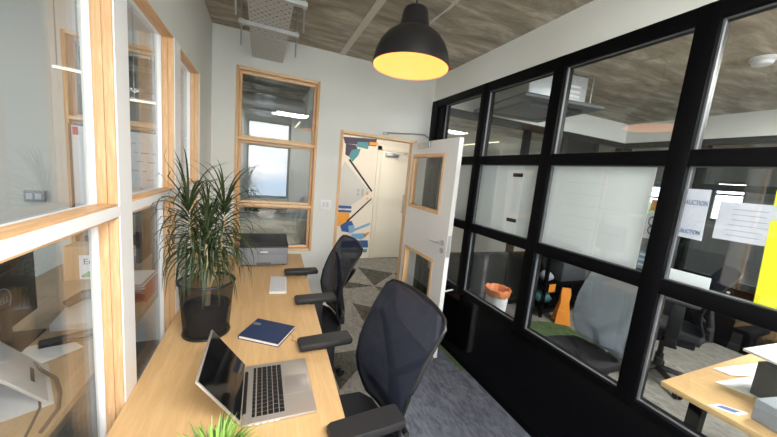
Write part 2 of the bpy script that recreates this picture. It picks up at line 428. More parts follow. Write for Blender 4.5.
lathe(bm, [(0, 0), (.026, 0), (.026, .008), (0, .008)], 0, 0, 24)
lathe(bm, [(0, 0), (.026, 0), (.026, .008), (0, .008)], .0, -.075, 24)
tube(bm, [(0, 0, 0), (0, 0, .05), (.012, 0, .058), (.13, 0, .058)], .0095, 12)
hm = plane_mtx(Vector((LX[0], -.855, 1.14)), (0, 1, 0), (0, 0, 1))
hm = Matrix.Translation((LX[0], -.855, 1.14)) @ Matrix(((0, 0, -1, 0), (1, 0, 0, 0), (0, 1, 0, 0), (0, 0, 0, 1)))
bmesh.ops.transform(bm, matrix=hm, verts=bm.verts); obj('handle', bm, 'steel', d)
for zz in (.25, 1.05, 1.88):
    bm = BM(); tube(bm, [(2.035, -.006, zz-.05), (2.035, -.006, zz+.05)], .008); obj('hinge', bm, 'steel', d)
bm = BM(); box(bm, LX[0]+.006, LX[1]-.006, LY[0]-.003, LY[0], 1.02, 1.22); obj('lock_plate', bm, 'steel', d)

# right partition: white bulkhead, black frame with panes, black dado
bm = BM(); box(bm, W, W+.10, REAR, 0, T, H); struct('wall_right', bm, 'wall', smooth=0)
bm = BM(); box(bm, W+.004, W+.085, REAR, 0, .03, Z3-.08); struct('baseboard_right', bm, 'blackpanel', smooth=0)
bm = BM(); mw = .042; fx0, fx1 = W-.012, W+.07
box(bm, fx0, fx1, REAR, 0, T-.075, T, 0, .003)
for zz in (Z1, Z2): box(bm, fx0, fx1, REAR, 0, zz-.037, zz+.037, 0, .003)
box(bm, fx0, fx1, REAR, 0, Z3-.085, Z3-.038, 0, .003)
box(bm, fx0-.002, fx1+.002, -.13, 0, 0, T+.001, 0, .003); box(bm, fx0+.012, fx1-.002, -.27, -.13, 0, T-.001, 0, .003)
for m_ in MY: box(bm, fx0-.002, fx1+.002, m_-mw, m_+mw, Z3-.085, T, 0, .003)
box(bm, W, fx1, REAR, 0, 0, .05)
w = struct('window_%d' % n, bm, 'black'); n += 1
ed = [(-.27, MY[0]+mw)]+[(MY[i]-mw, MY[i+1]+mw) for i in range(3)]
for (b_, a_) in ed:
    for z0, z1 in ((Z3-.038, Z2-.037), (Z2+.037, Z1-.037), (Z1+.037, T-.075)):
        bm = BM(); h = .008
        box(bm, W+.012, W+.028, a_, a_+h, z0, z1); box(bm, W+.012, W+.028, b_-h, b_, z0, z1)
        box(bm, W+.012, W+.028, a_+h, b_-h, z0, z0+h*.5); box(bm, W+.012, W+.028, a_+h, b_-h, z1-h*.5, z1)
        obj('bead', bm, 'alu', w)
        bm = BM(); box(bm, W+.030, W+.036, a_, b_, z0, z1); obj('pane', bm, 'glassp', w, 0)

# meeting room beyond the partition: bulkheads, dark glazed screens, outer wall
bm = BM(); box(bm, 2.33, FARX, 0, .12, 2.57, H); box(bm, FARX, FARX+.12, REAR, .12, 2.57, H); struct('wall_meeting', bm, 'wall', smooth=0)
bm = BM()
for x in (2.36, 3.05, 3.75, 4.45, 5.15, FARX-.03): box(bm, x-.035, x+.035, .0, .09, 0, 2.57, 0, .003)
for zz in (.04, .74, 1.92, 2.53): box(bm, 2.33, FARX, 0, .09, zz-.04, zz+.04, 0, .003)
box(bm, 2.36, FARX, .03, .06, .05, .74)
box(bm, 4.45, 5.15, .03, .06, .74, 2.5)
w = struct('window_%d' % n, bm, 'black'); n += 1
bm = BM(); box(bm, 2.36, FARX, .04, .046, .74, 2.53); obj('pane', bm, 'glass', w, 0)
bm = BM()
for k in range(6): yy = -.04-.95*k; box(bm, FARX, FARX+.09, yy-.04, yy+.04, 0, 2.57, 0, .003)
for zz in (.04, .78, 1.95, 2.53): box(bm, FARX, FARX+.09, REAR, 0, zz-.04, zz+.04, 0, .003)
box(bm, FARX+.03, FARX+.06, REAR, 0, .05, .78)
w = struct('window_%d' % n, bm, 'black'); n += 1
bm = BM(); box(bm, FARX+.04, FARX+.046, REAR, 0, .78, 2.53); obj('pane', bm, 'glass', w, 0)
def wall_with_holes(name, ax, c0, c1, lo, hi, holes, mname='wall'):
    """ax 0: wall on a plane x = const running along y; ax 1: y = const along x. holes: (a, b, z0, z1) in order"""
    bm = BM(); cur = lo
    def bx(a, b, z0, z1):
        if b-a > 1e-4 and z1-z0 > 1e-4: box(bm, *((c0, c1, a, b) if ax == 0 else (a, b, c0, c1)), z0, z1)
    for a, b, z0, z1 in holes:
        bx(cur, a, 0, H); bx(a, b, 0, z0); bx(a, b, z1, H); cur = b
    bx(cur, hi, 0, H)
    return struct(name, bm, mname, smooth=0)
def outer_window(holes, ax, c):
    global n
    for a, b, z0, z1 in holes:
        bm = BM(); f = .05; zm = z0+(z1-z0)*.68
        def bx(p, q_, r, s): box(bm, *((c-.03, c+.03, p, q_) if ax == 0 else (p, q_, c-.03, c+.03)), r, s, 0, .003)
        bx(a, a+f, z0, z1); bx(b-f, b, z0, z1); bx(a+f, b-f, z0, z0+f); bx(a+f, b-f, z1-f, z1); bx(a+f, b-f, zm-.02, zm+.02)
        w = struct('window_%d' % n, bm, 'plasticg'); n += 1
hr = [(-2.0, -1.45, .95, 2.3), (.06, 1.08, .85, 2.76), (2.7, 5.5, .95, 2.7)]  # outer pair of openings added, unseen, to bring in more daylight
wall_with_holes('wall_rear', 1, REAR-.12, REAR, -2.8, 9.2, hr); outer_window(hr, 1, REAR-.06)
hl = [(-2.9, -1.5, .9, 2.4), (1.6, 2.6, 1.0, 2.2)]  # unseen openings added so sky light reaches the neighbouring rooms
wall_with_holes('wall_west', 0, -2.82, -2.7, -5.1, 4.6, hl); outer_window(hl, 0, -2.76)
ho = [(-4.6, -3.9, .9, 2.1), (-3.5, -2.55, .9, 2.25), (-2.3, -1.9, .9, 2.25), (-1.3, -.85, .9, 2.25), (-.42, .08, 1.4, 2.22), (.24, .48, 1.4, 2.2), (.8, 2.2, .9, 2.2)]
wall_with_holes('wall_east', 0, 9.0, 9.12, -5.1, 4.6, ho, 'mgreyp'); outer_window(ho, 0, 9.06)
wall_with_holes('wall_north', 1, 4.5, 4.62, -2.8, 9.2, [])
wall_with_holes('wall_corridor_left', 0, 1.04, 1.14, .12, 4.5, [])
wall_with_holes('wall_corridor', 1, 2.5, 2.6, 1.14, 9.1, [], 'mwall')

# corridor door and mural
bm = BM()
box(bm, 2.50, 2.58, 2.47, 2.51, 0, 2.26, 0, .002); box(bm, 3.36, 3.44, 2.47, 2.51, 0, 2.26, 0, .002); box(bm, 2.50, 3.44, 2.47, 2.51, 2.18, 2.26, 0, .002)
d2 = struct('door_2', bm, 'doorw')
bm = BM(); box(bm, 2.585, 3.355, 2.478, 2.5, .01, 2.175, 0, .002); obj('door_leaf', bm, 'doorw', d2)
bm = BM(); tube(bm, [(3.13, 2.478, .98), (3.13, 2.43, .98), (3.13, 2.43, 1.33), (3.13, 2.478, 1.33)], .012); obj('handle', bm, 'steel', d2)
bm = BM(); box(bm, 2.66, 2.94, 2.43, 2.478, 2.08, 2.15, 0, .01); tube(bm, [(2.8, 2.43, 2.12), (2.95, 2.3, 2.13), (3.12, 2.45, 2.18)], .01); obj('door_closer', bm, 'steel', d2)
mu = thing('mural', 'angular painted mural in orange, blue and cream on the wall past the doorway', 'mural', (1.95, 2.5, 0))
def shape(name, pts, mname, lift=.004):
    bm = BM(); prism(bm, pts, 1, 2.5-lift, 2.5); obj(name, bm, mname, mu)
shape('painted_ground', [(1.45, 0), (2.49, 0), (2.49, 2.34), (1.45, 2.34)], 'mwall', .002)
shape('painted_band', [(1.8, 2.34), (2.46, 2.38), (2.46, 2.24), (1.84, 2.22)], 'purple')
shape('painted_block', [(1.86, 2.22), (2.05, 2.22), (2.13, 2.08), (1.98, 1.97), (1.86, 2.02)], 'purple', .005)
shape('painted_block', [(1.98, 2.12), (2.15, 2.16), (2.12, 2.04), (2.01, 1.90), (1.93, 2.0)], 'teal', .006)
shape('painted_block', [(2.08, 2.28), (2.30, 2.30), (2.30, 2.17), (2.06, 2.19)], 'teal', .006)
shape('painted_block', [(2.32, 2.31), (2.49, 2.32), (2.49, 2.26), (2.32, 2.25)], 'mor', .006)
shape('painted_facet', [(1.86, 1.9), (2.42, 1.35), (1.9, .95), (1.6, 1.2)], 'mgrey', .003)
shape('painted_line', [(1.93, 1.93), (1.96, 1.95), (2.46, 1.38), (2.44, 1.35)], 'plastic', .006)
shape('painted_line', [(2.46, 1.24), (2.45, 1.20), (1.99, .72), (1.98, .76)], 'plastic', .006)
shape('painted_panel', [(1.6, .92), (2.03, .92), (2.03, .80), (1.95, .68), (1.6, .62)], 'mor', .005)
shape('painted_stripe', [(1.6, 1.06), (2.06, 1.05), (2.06, 1.00), (1.6, 1.0)], 'mblue', .005)
shape('painted_stripe', [(1.6, .975), (2.06, .965), (2.06, .925), (1.6, .925)], 'mblue', .005)
shape('painted_wave', [(1.97, .74), (2.08, .76), (2.14, .66), (2.12, .52), (1.9, .55), (1.86, .66)], 'mblue', .006)
shape('painted_wave', [(2.02, .66), (2.14, .68), (2.16, .55), (2.05, .50)], 'mlblue', .007)
shape('painted_stripe', [(2.14, .60), (2.47, .74), (2.47, .69), (2.14, .55)], 'mlblue', .005)
shape('painted_stripe', [(2.1, .50), (2.36, .52), (2.40, .45), (2.32, .39), (2.1, .41)], 'mlblue', .006)
shape('painted_stripe', [(1.9, .36), (2.45, .37), (2.47, .22), (1.9, .22)], 'mblue', .006)
shape('painted_stripe', [(1.9, .19), (2.45, .19), (2.45, .12), (1.9, .12)], 'teal', .006)
shape('painted_stripe', [(2.36, .50), (2.46, .55), (2.46, .50), (2.38, .43)], 'mor', .006)
bm = BM()
for i, s_ in enumerate(('III III', 'IIIIIIII')):
    text(bm, s_, .07, plane_mtx(Vector((2.17+.09*i, 2.496, 1.33)), (0, 0, 1), (-1, 0, 0)))
obj('lettering', bm, 'mgreyp', mu)
bm = BM()
for dz, r in ((.1, .018), (0, .03), (-.1, .018)):
    prism(bm, [(2.36-r, 1.32+dz), (2.36, 1.32+dz+r*1.3), (2.36+r, 1.32+dz), (2.36, 1.32+dz-r*1.3)], 1, 2.494, 2.5)
obj('painted_emblem', bm, 'mor', mu)

# outside: a line of shrubs beyond the east wall
bm = BM()
for k in range(26):
    x, y = 11+random.random()*1.2, -6+k*.36; r = random.uniform(.35, .6)
    bmesh.ops.create_icosphere(bm, subdivisions=2, radius=r, matrix=Matrix.Translation((x, y, r*.5+random.uniform(.2, .9))))
for v in bm.verts: v.co += Vector((random.uniform(-.06, .06), random.uniform(-.06, .06), random.uniform(-.06, .06)))
o = obj('hedge', bm, 'hedge', None, 80); setp(o, 'green shrubs outside past the far windows', 'hedge', kind='stuff')
bm = BM(); box(bm, 9.3, 30, -25, 25, -.3, -.2); struct('ground', bm, 'hedge')

# ================================================================== THINGS: main room
# desk
t = thing('desk', 'long light birch desk top along the timber windows', 'desk', (.4, -1.5, 0))
bm = BM(); prism(bm, [(.004, -3.0), (.715, -3.0), (.742, -2.245), (.796, -.878), (.832, -.03), (.004, -.03)], 2, DZ-.025, DZ); obj('desk_top', bm, ['desk'], t)
for x in (.1, .62):
    for y in (-2.8, -1.45, -.15):
        bm = BM(); box(bm, x-.025, x+.025, y-.025, y+.025, 0, DZ-.025, 0, .003); obj('leg', bm, 'black', t)
for y in (-2.8, -1.45, -.15):
    bm = BM(); box(bm, .125, .595, y-.02, y+.02, DZ-.065, DZ-.025); obj('frame_rail', bm, 'black', t)

# office chairs
def make_chair(label, loc, rz, mesh_m='mesh', group=None, sup='plastic', arms=True):
    t = thing('office_chair', label, 'office chair', loc, rz, group)
    def O(name, bm, m, p=t): return obj(name, bm, m, p, 40, local=True)
    bm = BM(); N_ = 10                                                     # seat: rounded cushion
    prof = [(.262, .0), (.245, .16), (.2, .225), (.0, .245), (-.2, .235), (-.255, .17), (-.268, 0)]
    out = [(x, y) for x, y in prof]+[(x, -y) for x, y in reversed(prof[1:-1])]
    rings = []
    for s_, z in ((.88, .495), (.985, .51), (1.0, .535), (.97, .562), (.86, .575), (.5, .572)):
        rings.append([bm.verts.new((x*s_, y*s_, z+(-.012 if x < -.2 else 0))) for x, y in out])
    for A, B in zip(rings, rings[1:]):
        for i in range(len(out)): bm.faces.new((A[i], A[(i+1) % len(out)], B[(i+1) % len(out)], B[i]))
    bm.faces.new(list(reversed(rings[0]))); bm.faces.new(rings[-1]); bmesh.ops.recalc_face_normals(bm, faces=bm.faces)
    seat = O('seat', bm, 'seat')
    bm = BM(); box(bm, -.07, .1, .244, .249, .525, .54, 0, .001); O('maker_tag', bm, 'white', seat)
    bm = BM(); box(bm, -.16, .2, -.15, .15, .41, .50, 0, .015); O('seat_pan', bm, 'plastic')
    # backrest: a curved sheet, lumbar bulge, leaning back, rounded corners
    def back(u, v):                                                        # u -1..1 across, v 0..1 up
        z = .585+.60*v
        xk = [(0, .245), (.18, .205), (.32, .192), (.5, .212), (.7, .258), (.85, .305), (1, .358)]
        for (a, xa), (b, xb) in zip(xk, xk[1:]):
            if v <= b+1e-9: x = xa+(xb-xa)*(v-a)/(b-a); break
        hw = .212+.046*min(1, v/.6)**.8
        if v > .94: hw -= .03*((v-.94)/.06)**2
        if v < .07: hw -= .025*((.07-v)/.07)**2
        z -= .014*abs(u)**3*v
        return Vector((x-.03*u*u, u*hw, z))
    nu, nv = 14, 22; tk = .008
    bm = BM()
    g1 = [[bm.verts.new(back(-1+2*i/nu, j/nv)) for i in range(nu+1)] for j in range(nv+1)]
    for j in range(nv):
        for i in range(nu): bm.faces.new((g1[j][i], g1[j][i+1], g1[j+1][i+1], g1[j+1][i]))
    bmesh.ops.solidify(bm, geom=bm.faces[:], thickness=tk)
    O('backrest', bm, mesh_m)
    bm = BM()
    loop = [back(-1, j/nv) for j in range(nv+1)]+[back(-1+2*i/nu, 1) for i in range(1, nu)]+[back(1, 1-j/nv) for j in range(nv+1)]+[back(1-2*i/nu, 0) for i in range(1, nu)]
    loop.append(loop[0]); tube(bm, [p+Vector((.006, 0, 0)) for p in loop], .008, 8, cap=False); O('backrest_frame', bm, sup)
    bm = BM()                                                              # Y-shaped spine behind the mesh
    tube(bm, [(.12, 0, .43), (.24, 0, .44), (.29, 0, .50), (.285, 0, .62), (.262, 0, .76), (.262, 0, .82)], [.03, .03, .032, .03, .026, .024], 10)
    for sgn in (-1, 1):
        tube(bm, [(.262, 0, .80), (.275, sgn*.09, .88), (.285, sgn*.19, .98), (.285, sgn*.232, 1.02)], [.02, .018, .015, .013], 8)
        tube(bm, [(.285, 0, .60), (.262, sgn*.1, .63), (.235, sgn*.2, .66)], [.02, .017, .012], 8)
    O('back_support', bm, sup)
    for sgn in ((-1, 1) if arms else ()):                                  # arms
        bm = BM()
        y = sgn*.283
        box(bm, -.035, .055, y-.022, y+.022, .52, .835, 0, .008)
        box(bm, -.03, .06, sgn*.15 if sgn > 0 else y-.02, y+.02 if sgn > 0 else sgn*.15, .43, .462, 0, .008)
        box(bm, -.03, .05, y-.02, y+.02, .44, .53, 0, .006)
        arm = O('armrest', bm, 'plastic')
        bm = BM()
        pts = [(-.128, -.036), (-.118, -.043), (.06, -.047), (.132, -.045), (.14, -.038)]
        pol = pts+[(x, -yy) for x, yy in reversed(pts)]
        rr = []
        for s_, z in ((.93, .836), (1, .842), (1, .86), (.94, .868)):
            rr.append([bm.verts.new((.005+(x-.005)*(s_*.5+.5 if s_ < 1 else 1), y+yy*s_, z)) for x, yy in pol])
        for A, B in zip(rr, rr[1:]):
            for i in range(len(pol)): bm.faces.new((A[i], A[(i+1) % len(pol)], B[(i+1) % len(pol)], B[i]))
        bm.faces.new(list(reversed(rr[0]))); bm.faces.new(rr[-1]); bmesh.ops.recalc_face_normals(bm, faces=bm.faces)
        O('arm_pad', bm, 'armpad', arm)
    bm = BM(); lathe(bm, [(0, .08), (.034, .08), (.034, .25), (.022, .25), (.022, .415), (0, .415)], 0, 0, 20); O('gas_column', bm, 'plastic')
    for k in range(5):
        a = 2*PI*k/5+.1; c_, s_ = math.cos(a), math.sin(a)
        bm = BM(); tube(bm, [(c_*.02, s_*.02, .105), (c_*.18, s_*.18, .095), (c_*.325, s_*.325, .075)], [.03, .024, .016], 8); leg = O('base_leg', bm, 'plastic')
        bm = BM()
        for off in (-.016, .016):
            cx, cy = c_*.33-s_*off, s_*.33+c_*off
            tube(bm, [(cx+s_*.009, cy-c_*.009, .03), (cx-s_*.009, cy+c_*.009, .03)], .03, 16)
        tube(bm, [(c_*.325, s_*.325, .03), (c_*.325, s_*.325, .08)], .008, 8)
        O('caster', bm, 'plastic', leg)
    return t
ch = make_chair('black mesh office chair nearest the laptop, navy-black backrest turned to the aisle', (.77, -2.06, 0), math.radians(4))
dup(ch, (.77, -.965, 0), math.radians(3), 'black mesh office chair at the far end of the desk, beside the white keyboard')

# dracaena in a black wire basket
PX, PY = .19, -1.5
t = thing('dracaena_plant', 'tall spiky dracaena in a black wire mesh basket on the desk', 'potted plant', (PX, PY, DZ))
bm = BM(); lathe(bm, [(.0, DZ+.003), (.10, DZ+.003), (.104, DZ+.01), (.113, DZ+.13), (.124, 1.10)], PX, PY, 48); bk = obj('basket', bm, 'basket', t)
for r, z, nm_ in ((.125, 1.10, 'rim'), (.104, DZ+.008, 'base_ring')):
    bm = BM(); tube(bm, [(PX+r*math.cos(2*PI*k/40), PY+r*math.sin(2*PI*k/40), z) for k in range(41)], .007, 8, cap=False); obj(nm_, bm, 'plastic', bk)
bm = BM(); lathe(bm, [(0, DZ+.012), (.086, DZ+.012), (.101, .965), (.105, .965), (.105, .98), (.098, .98), (.096, .955), (0, .955)], PX, PY, 40); obj('inner_pot', bm, 'pot', t)
bm = BM(); lathe(bm, [(0, .967), (.05, .968), (.095, .958)], PX, PY, 24); obj('soil', bm, 'soil', t)
def ribbon(bm, p0, ang, elev, length, width, droop, seg=9, xmin=.008, fold=.25):
    p = Vector(p0); e = elev; stp = length/seg; c_, s_ = math.cos(ang), math.sin(ang)
    side = Vector((-s_, c_, 0)); prev = None
    for i in range(seg+1):
        f = i/seg; w = width*(1-.0*f)*(min(1, .45+f*3) if f < .2 else 1)*(1-f**2.2)+.0008
        q = p.copy(); q.x = max(q.x, xmin+.02*random.random())
        a = bm.verts.new(q-side*w/2); m_ = bm.verts.new(q-Vector((0, 0, w*fold))); b = bm.verts.new(q+side*w/2)
        if prev: bm.faces.new((prev[0], prev[1], m_, a)); bm.faces.new((prev[1], prev[2], b, m_))
        prev = (a, m_, b)
        d_ = Vector((c_*math.cos(e), s_*math.cos(e), math.sin(e))); p = p+d_*stp
        e -= droop*(.35+1.3*f)/seg; e = max(e, -1.45)
rnd = random.Random(3)
fork = Vector((PX+.005, PY-.005, 1.06))
bm = BM(); tube(bm, [(PX, PY, .955), (PX+.003, PY, 1.0), tuple(fork)], [.014, .0135, .0135], 10); trunk = obj('trunk', bm, 'stem', t)
crowns = [((.115, -1.53), 1.43, 105), ((.262, -1.475), 1.43, 105), ((.185, -1.42), 1.35, 70), ((.195, -1.585), 1.31, 70)]
for (cx, cy), cz, nl in crowns:
    c0 = Vector((cx, cy, cz)); bm = BM()
    m1 = fork.lerp(c0, .45)+Vector(((cx-PX)*.25, (cy-PY)*.25, -.02))
    tube(bm, [tuple(fork), tuple(fork.lerp(m1, .5)), tuple(m1), tuple(c0)], [.011, .0095, .009, .007], 9); st = obj('stem', bm, 'stem', t)
    bm = BM()
    for i in range(nl):
        f = i/nl; el = math.radians(86-104*f**.7+rnd.uniform(-9, 9)); an = i*2.39996+rnd.uniform(-.3, .3)
        b0 = c0.lerp(m1, max(0, f-.15)*.95); b0.z += .05*(1-f)
        ribbon(bm, (b0.x+.007*math.cos(an), b0.y+.007*math.sin(an), b0.z), an, el, rnd.uniform(.26, .36) if f < .16 else rnd.uniform(.19, .30), rnd.uniform(.0075, .0115), rnd.uniform(.9, 2.0) if f < .09 else rnd.uniform(1.9, 3.7))
    obj('foliage', bm, 'leaf', st, 80)

# small green plant in front of the laptop
GX, GY = .335, -2.37
t = thing('grassy_plant', 'small bright green bushy plant in front of the laptop', 'potted plant', (GX, GY, DZ))
bm = BM(); lathe(bm, [(0, DZ), (.042, DZ), (.055, DZ+.075), (.058, DZ+.075), (.058, DZ+.085), (.05, DZ+.085), (.05, DZ+.07), (0, DZ+.07)], GX, GY, 32); obj('pot', bm, 'white', t)
for mname, cnt, sd in (('leafl', 130, 5), ('leafd', 110, 9)):
    r2 = random.Random(sd); bm = BM()
    for i in range(cnt):
        a = r2.uniform(0, 2*PI); rr = .045*math.sqrt(r2.random())
        ribbon(bm, (GX+rr*math.cos(a), GY+rr*math.sin(a), DZ+.065), a+r2.uniform(-.6, .6), r2.uniform(.35, 1.5), r2.uniform(.055, .115), r2.uniform(.005, .009), r2.uniform(.3, 1.8), 6)
    obj('foliage', bm, mname, t, 80)

# laptop
LXa, LXb, LYa, LYb = .395, .646, -2.205, -1.873
t = thing('laptop', 'open silver laptop with black keys on the birch desk', 'laptop', ((LXa+LXb)/2, (LYa+LYb)/2, DZ))
bz = DZ+.015
bm = BM(); box(bm, LXa, LXb, LYa, LYb, DZ+.002, bz, 0, .004); body = obj('base', bm, 'alum', t)
for x in (LXa+.02, LXb-.02):
    for y in (LYa+.03, LYb-.03):
        bm = BM(); lathe(bm, [(0, DZ), (.008, DZ), (.008, DZ+.003), (0, DZ+.003)], x, y, 12); obj('rubber_foot', bm, 'plastic', body)
bm = BM(); ky0, ky1 = LYa+.025, LYb-.025
rows = [(.425, .010, 14), (.440, .0165, 14), (.4595, .0165, 14), (.479, .0165, 13), (.4985, .0165, 12), (.518, .0165, 0)]
for x, dpt, cnt in rows:
    if cnt:
        pitch = (ky1-ky0)/cnt
        for k in range(cnt):
            box(bm, x, x+dpt, ky0+k*pitch+.0015, ky0+(k+1)*pitch-.0015, bz, bz+.0016)
    else:
        y = ky0
        for wd in (.02, .02, .02, .026, .104, .026, .02, .02, .026):
            box(bm, x, x+dpt, y+.0015, min(y+wd, ky1)-.0015, bz, bz+.0016); y += wd
obj('keyboard', bm, 'key', t, 0)
bm = BM(); box(bm, LXb-.102, LXb-.012, -2.095, -1.985, bz, bz+.0006, 0, .0002); obj('trackpad', bm, mat('trackpad', (172, 164, 157), .3, metal=.4), t)
bm = BM(); tube(bm, [(LXa+.004, LYa+.05, bz), (LXa+.004, LYb-.05, bz)], .0065, 10); obj('hinge', bm, 'plastic', t)
top = Vector((.262, 0, 1.024)); hg = Vector((LXa+.001, 0, bz+.002)); up = (top-hg).normalized(); ln = (top-hg).length
sm = Matrix.Translation((hg.x, (LYa+LYb)/2, hg.z)) @ Matrix(((0, up.x, up.z, 0), (1, 0, 0, 0), (0, up.z, -up.x, 0), (0, 0, 0, 1)))
hw = (LYb-LYa)/2
bm = BM(); box(bm, -hw, hw, 0.004, ln, -.007, 0, 0, .003, sm); lid = obj('lid', bm, 'alum', t)
bm = BM(); box(bm, -hw+.008, hw-.008, .014, ln-.007, 0, .0012, 0, 0, sm); obj('screen', bm, 'screen', lid, 0)
bm = BM()
for k in range(5): box(bm, LXa+.02+k*.022, LXa+.033+k*.022, LYa-.0006, LYa+.002, DZ+.006, DZ+.010)
obj('port', bm, 'white', body, 0)

# notebook
t = thing('notebook', 'closed navy notebook with a ribbon lying between basket and laptop', 'notebook', (.485, -1.585, DZ))
cs = [Vector(p) for p in ((.344, -1.608), (.436, -1.441), (.627, -1.575), (.532, -1.735))]
def inset(k): m_ = sum(cs, Vector((0, 0)))/4; return [tuple(m_+(c_-m_)*k) for c_ in cs]
bm = BM(); prism(bm, inset(.965), 2, DZ+.003, DZ+.017); obj('page_block', bm, 'cream', t)
bm = BM(); prism(bm, inset(1), 2, DZ, DZ+.003); prism(bm, inset(1), 2, DZ+.017, DZ+.02)
a_, b_ = cs[0], cs[1]; nrm = (cs[3]-cs[0]).normalized()*.004
prism(bm, [tuple(a_), tuple(b_), tuple(b_+nrm), tuple(a_+nrm)], 2, DZ+.003, DZ+.017); obj('cover', bm, 'navy', t)
bm = BM(); tube(bm, [(.60, -1.635, DZ+.009), (.612, -1.66, DZ+.004), (.60, -1.69, DZ+.0025), (.618, -1.70, DZ+.0025)], .002, 6); obj('ribbon', bm, 'deskedge', t)
bm = BM(); nm = plane_mtx(Vector((.435, -1.50, DZ+.0202)), (cs[2]-cs[1]).to_3d(), (cs[1]-cs[0]).to_3d())
for yy in (0, -.012): box(bm, -.02, .02, yy-.003, yy+.003, 0, .0006, 0, 0, nm)
obj('foil_mark', bm, 'ink', t, 0)

# white keyboard
kc = [(.503, -1.044), (.524, -.719), (.639, -.74), (.618, -1.06)]
t = thing('computer_keyboard', 'slim white keyboard between the two chair armrests and the printer', 'keyboard', (.571, -.89, DZ))
bm = BM(); prism(bm, kc, 2, DZ, DZ+.010); obj('base', bm, 'white', t)
bm = BM(); o0 = Vector(kc[0]); ux = Vector(kc[3])-o0; uy = Vector(kc[1])-o0
for r in range(6):
    for k in range(14):
        a0 = o0+ux*(.05+.15*r)+uy*(.03+.067*k)
        p4 = [a0, a0+ux*.125, a0+ux*.125+uy*.057, a0+uy*.057]
        prism(bm, [tuple(p) for p in p4], 2, DZ+.010, DZ+.014)
obj('keys', bm, mat('key_white', (214, 216, 220), .5), t, 0)

# printer
X0, X1, Y0, Y1 = .272, .67, -.41, -.04
t = thing('laser_printer', 'grey laser printer with charcoal top at the far end of the desk', 'printer', ((X0+X1)/2, (Y0+Y1)/2, DZ))
bm = BM(); box(bm, X0, X1, Y0, Y1, DZ+.008, DZ+.165, 0, .008); pb = obj('body', bm, 'prgrey', t)
for x in (X0+.03, X1-.03):
    for y in (Y0+.03, Y1-.03):
        bm = BM(); lathe(bm, [(0, DZ), (.012, DZ), (.012, DZ+.009), (0, DZ+.009)], x, y, 12); obj('foot', bm, 'plastic', pb)
bm = BM(); prism(bm, [(Y0-.003, DZ+.165), (Y1, DZ+.165), (Y1, DZ+.215), (-.12, DZ+.215), (-.20, DZ+.202), (Y0+.02, DZ+.185), (Y0-.003, DZ+.178)], 0, X0-.002, X1+.002); obj('top_cover', bm, 'prdark', t)
bm = BM(); prism(bm, [(-.30, DZ+.1955), (-.13, DZ+.2155), (-.10, DZ+.2165), (-.10, DZ+.219), (-.30, DZ+.1985)], 0, X0+.09, X1-.06); obj('output_tray', bm, 'plastic', t)
bm = BM(); box(bm, X0+.03, X1-.03, Y0-.004, Y0+.003, DZ+.102, DZ+.16, 0, .002); obj('front_flap', bm, 'prgrey', t)
bm = BM(); box(bm, X0+.02, X1-.02, Y0-.005, Y0+.003, DZ+.014, DZ+.096, 0, .002); tr_ = obj('paper_tray', bm, 'prgrey', t)
bm = BM(); box(bm, (X0+X1)/2-.06, (X0+X1)/2+.06, Y0-.010, Y0-.004, DZ+.010, DZ+.034, 0, .002); obj('handle', bm, 'plasticg', tr_)
bm = BM(); box(bm, (X0+X1)/2-.03, (X0+X1)/2+.03, Y0-.006, Y0-.003, DZ+.122, DZ+.132, 0, .001); obj('maker_badge', bm, 'white', t)
bm = BM(); box(bm, X0+.03, X0+.08, Y0+.06, Y0+.09, DZ+.186, DZ+.194, 0, .001); obj('control_buttons', bm, 'plasticg', t)

# pendant lamp
PLX, PLY = 1.148, -1.635
t = thing('pendant_lamp', 'large black dome pendant lamp glowing warm yellow inside', 'pendant lamp', (PLX, PLY, H))
prof = [(.0, 2.592), (.045, 2.592), (.060, 2.584), (.066, 2.57), (.080, 2.487), (.084, 2.482), (.110, 2.474), (.146, 2.446), (.174, 2.41), (.192, 2.368), (.202, 2.325), (.206, 2.298)]
inner = [(r-.004 if r > .01 else r, z-.003) for r, z in prof[6:]]
bm = BM(); lathe(bm, prof, PLX, PLY, 56); lathe(bm, [(.206, 2.298), (.200, 2.298)], PLX, PLY, 56); shd = obj('lamp_shade', bm, 'lampb', t, 30)
bm = BM(); lathe(bm, [(.202, 2.2982)]+list(reversed(inner))+[(0, 2.468)], PLX, PLY, 56); obj('glowing_liner', bm, 'lampglow', shd, 60)
bm = BM(); lathe(bm, [(0, 2.365), (.02, 2.37), (.034, 2.395), (.03, 2.425), (.015, 2.45), (.013, 2.466), (0, 2.466)], PLX, PLY, 24); obj('bulb', bm, 'bulb', t, 60)
bm = BM(); tube(bm, [(PLX, PLY, 2.59), (PLX, PLY, H-.03)], .0045, 8); obj('cord', bm, 'cord', t)
bm = BM(); lathe(bm, [(0, H-.03), (.03, H-.03), (.05, H-.005), (.05, H), (0, H)], PLX, PLY, 24); obj('ceiling_rose', bm, 'lampb', t)

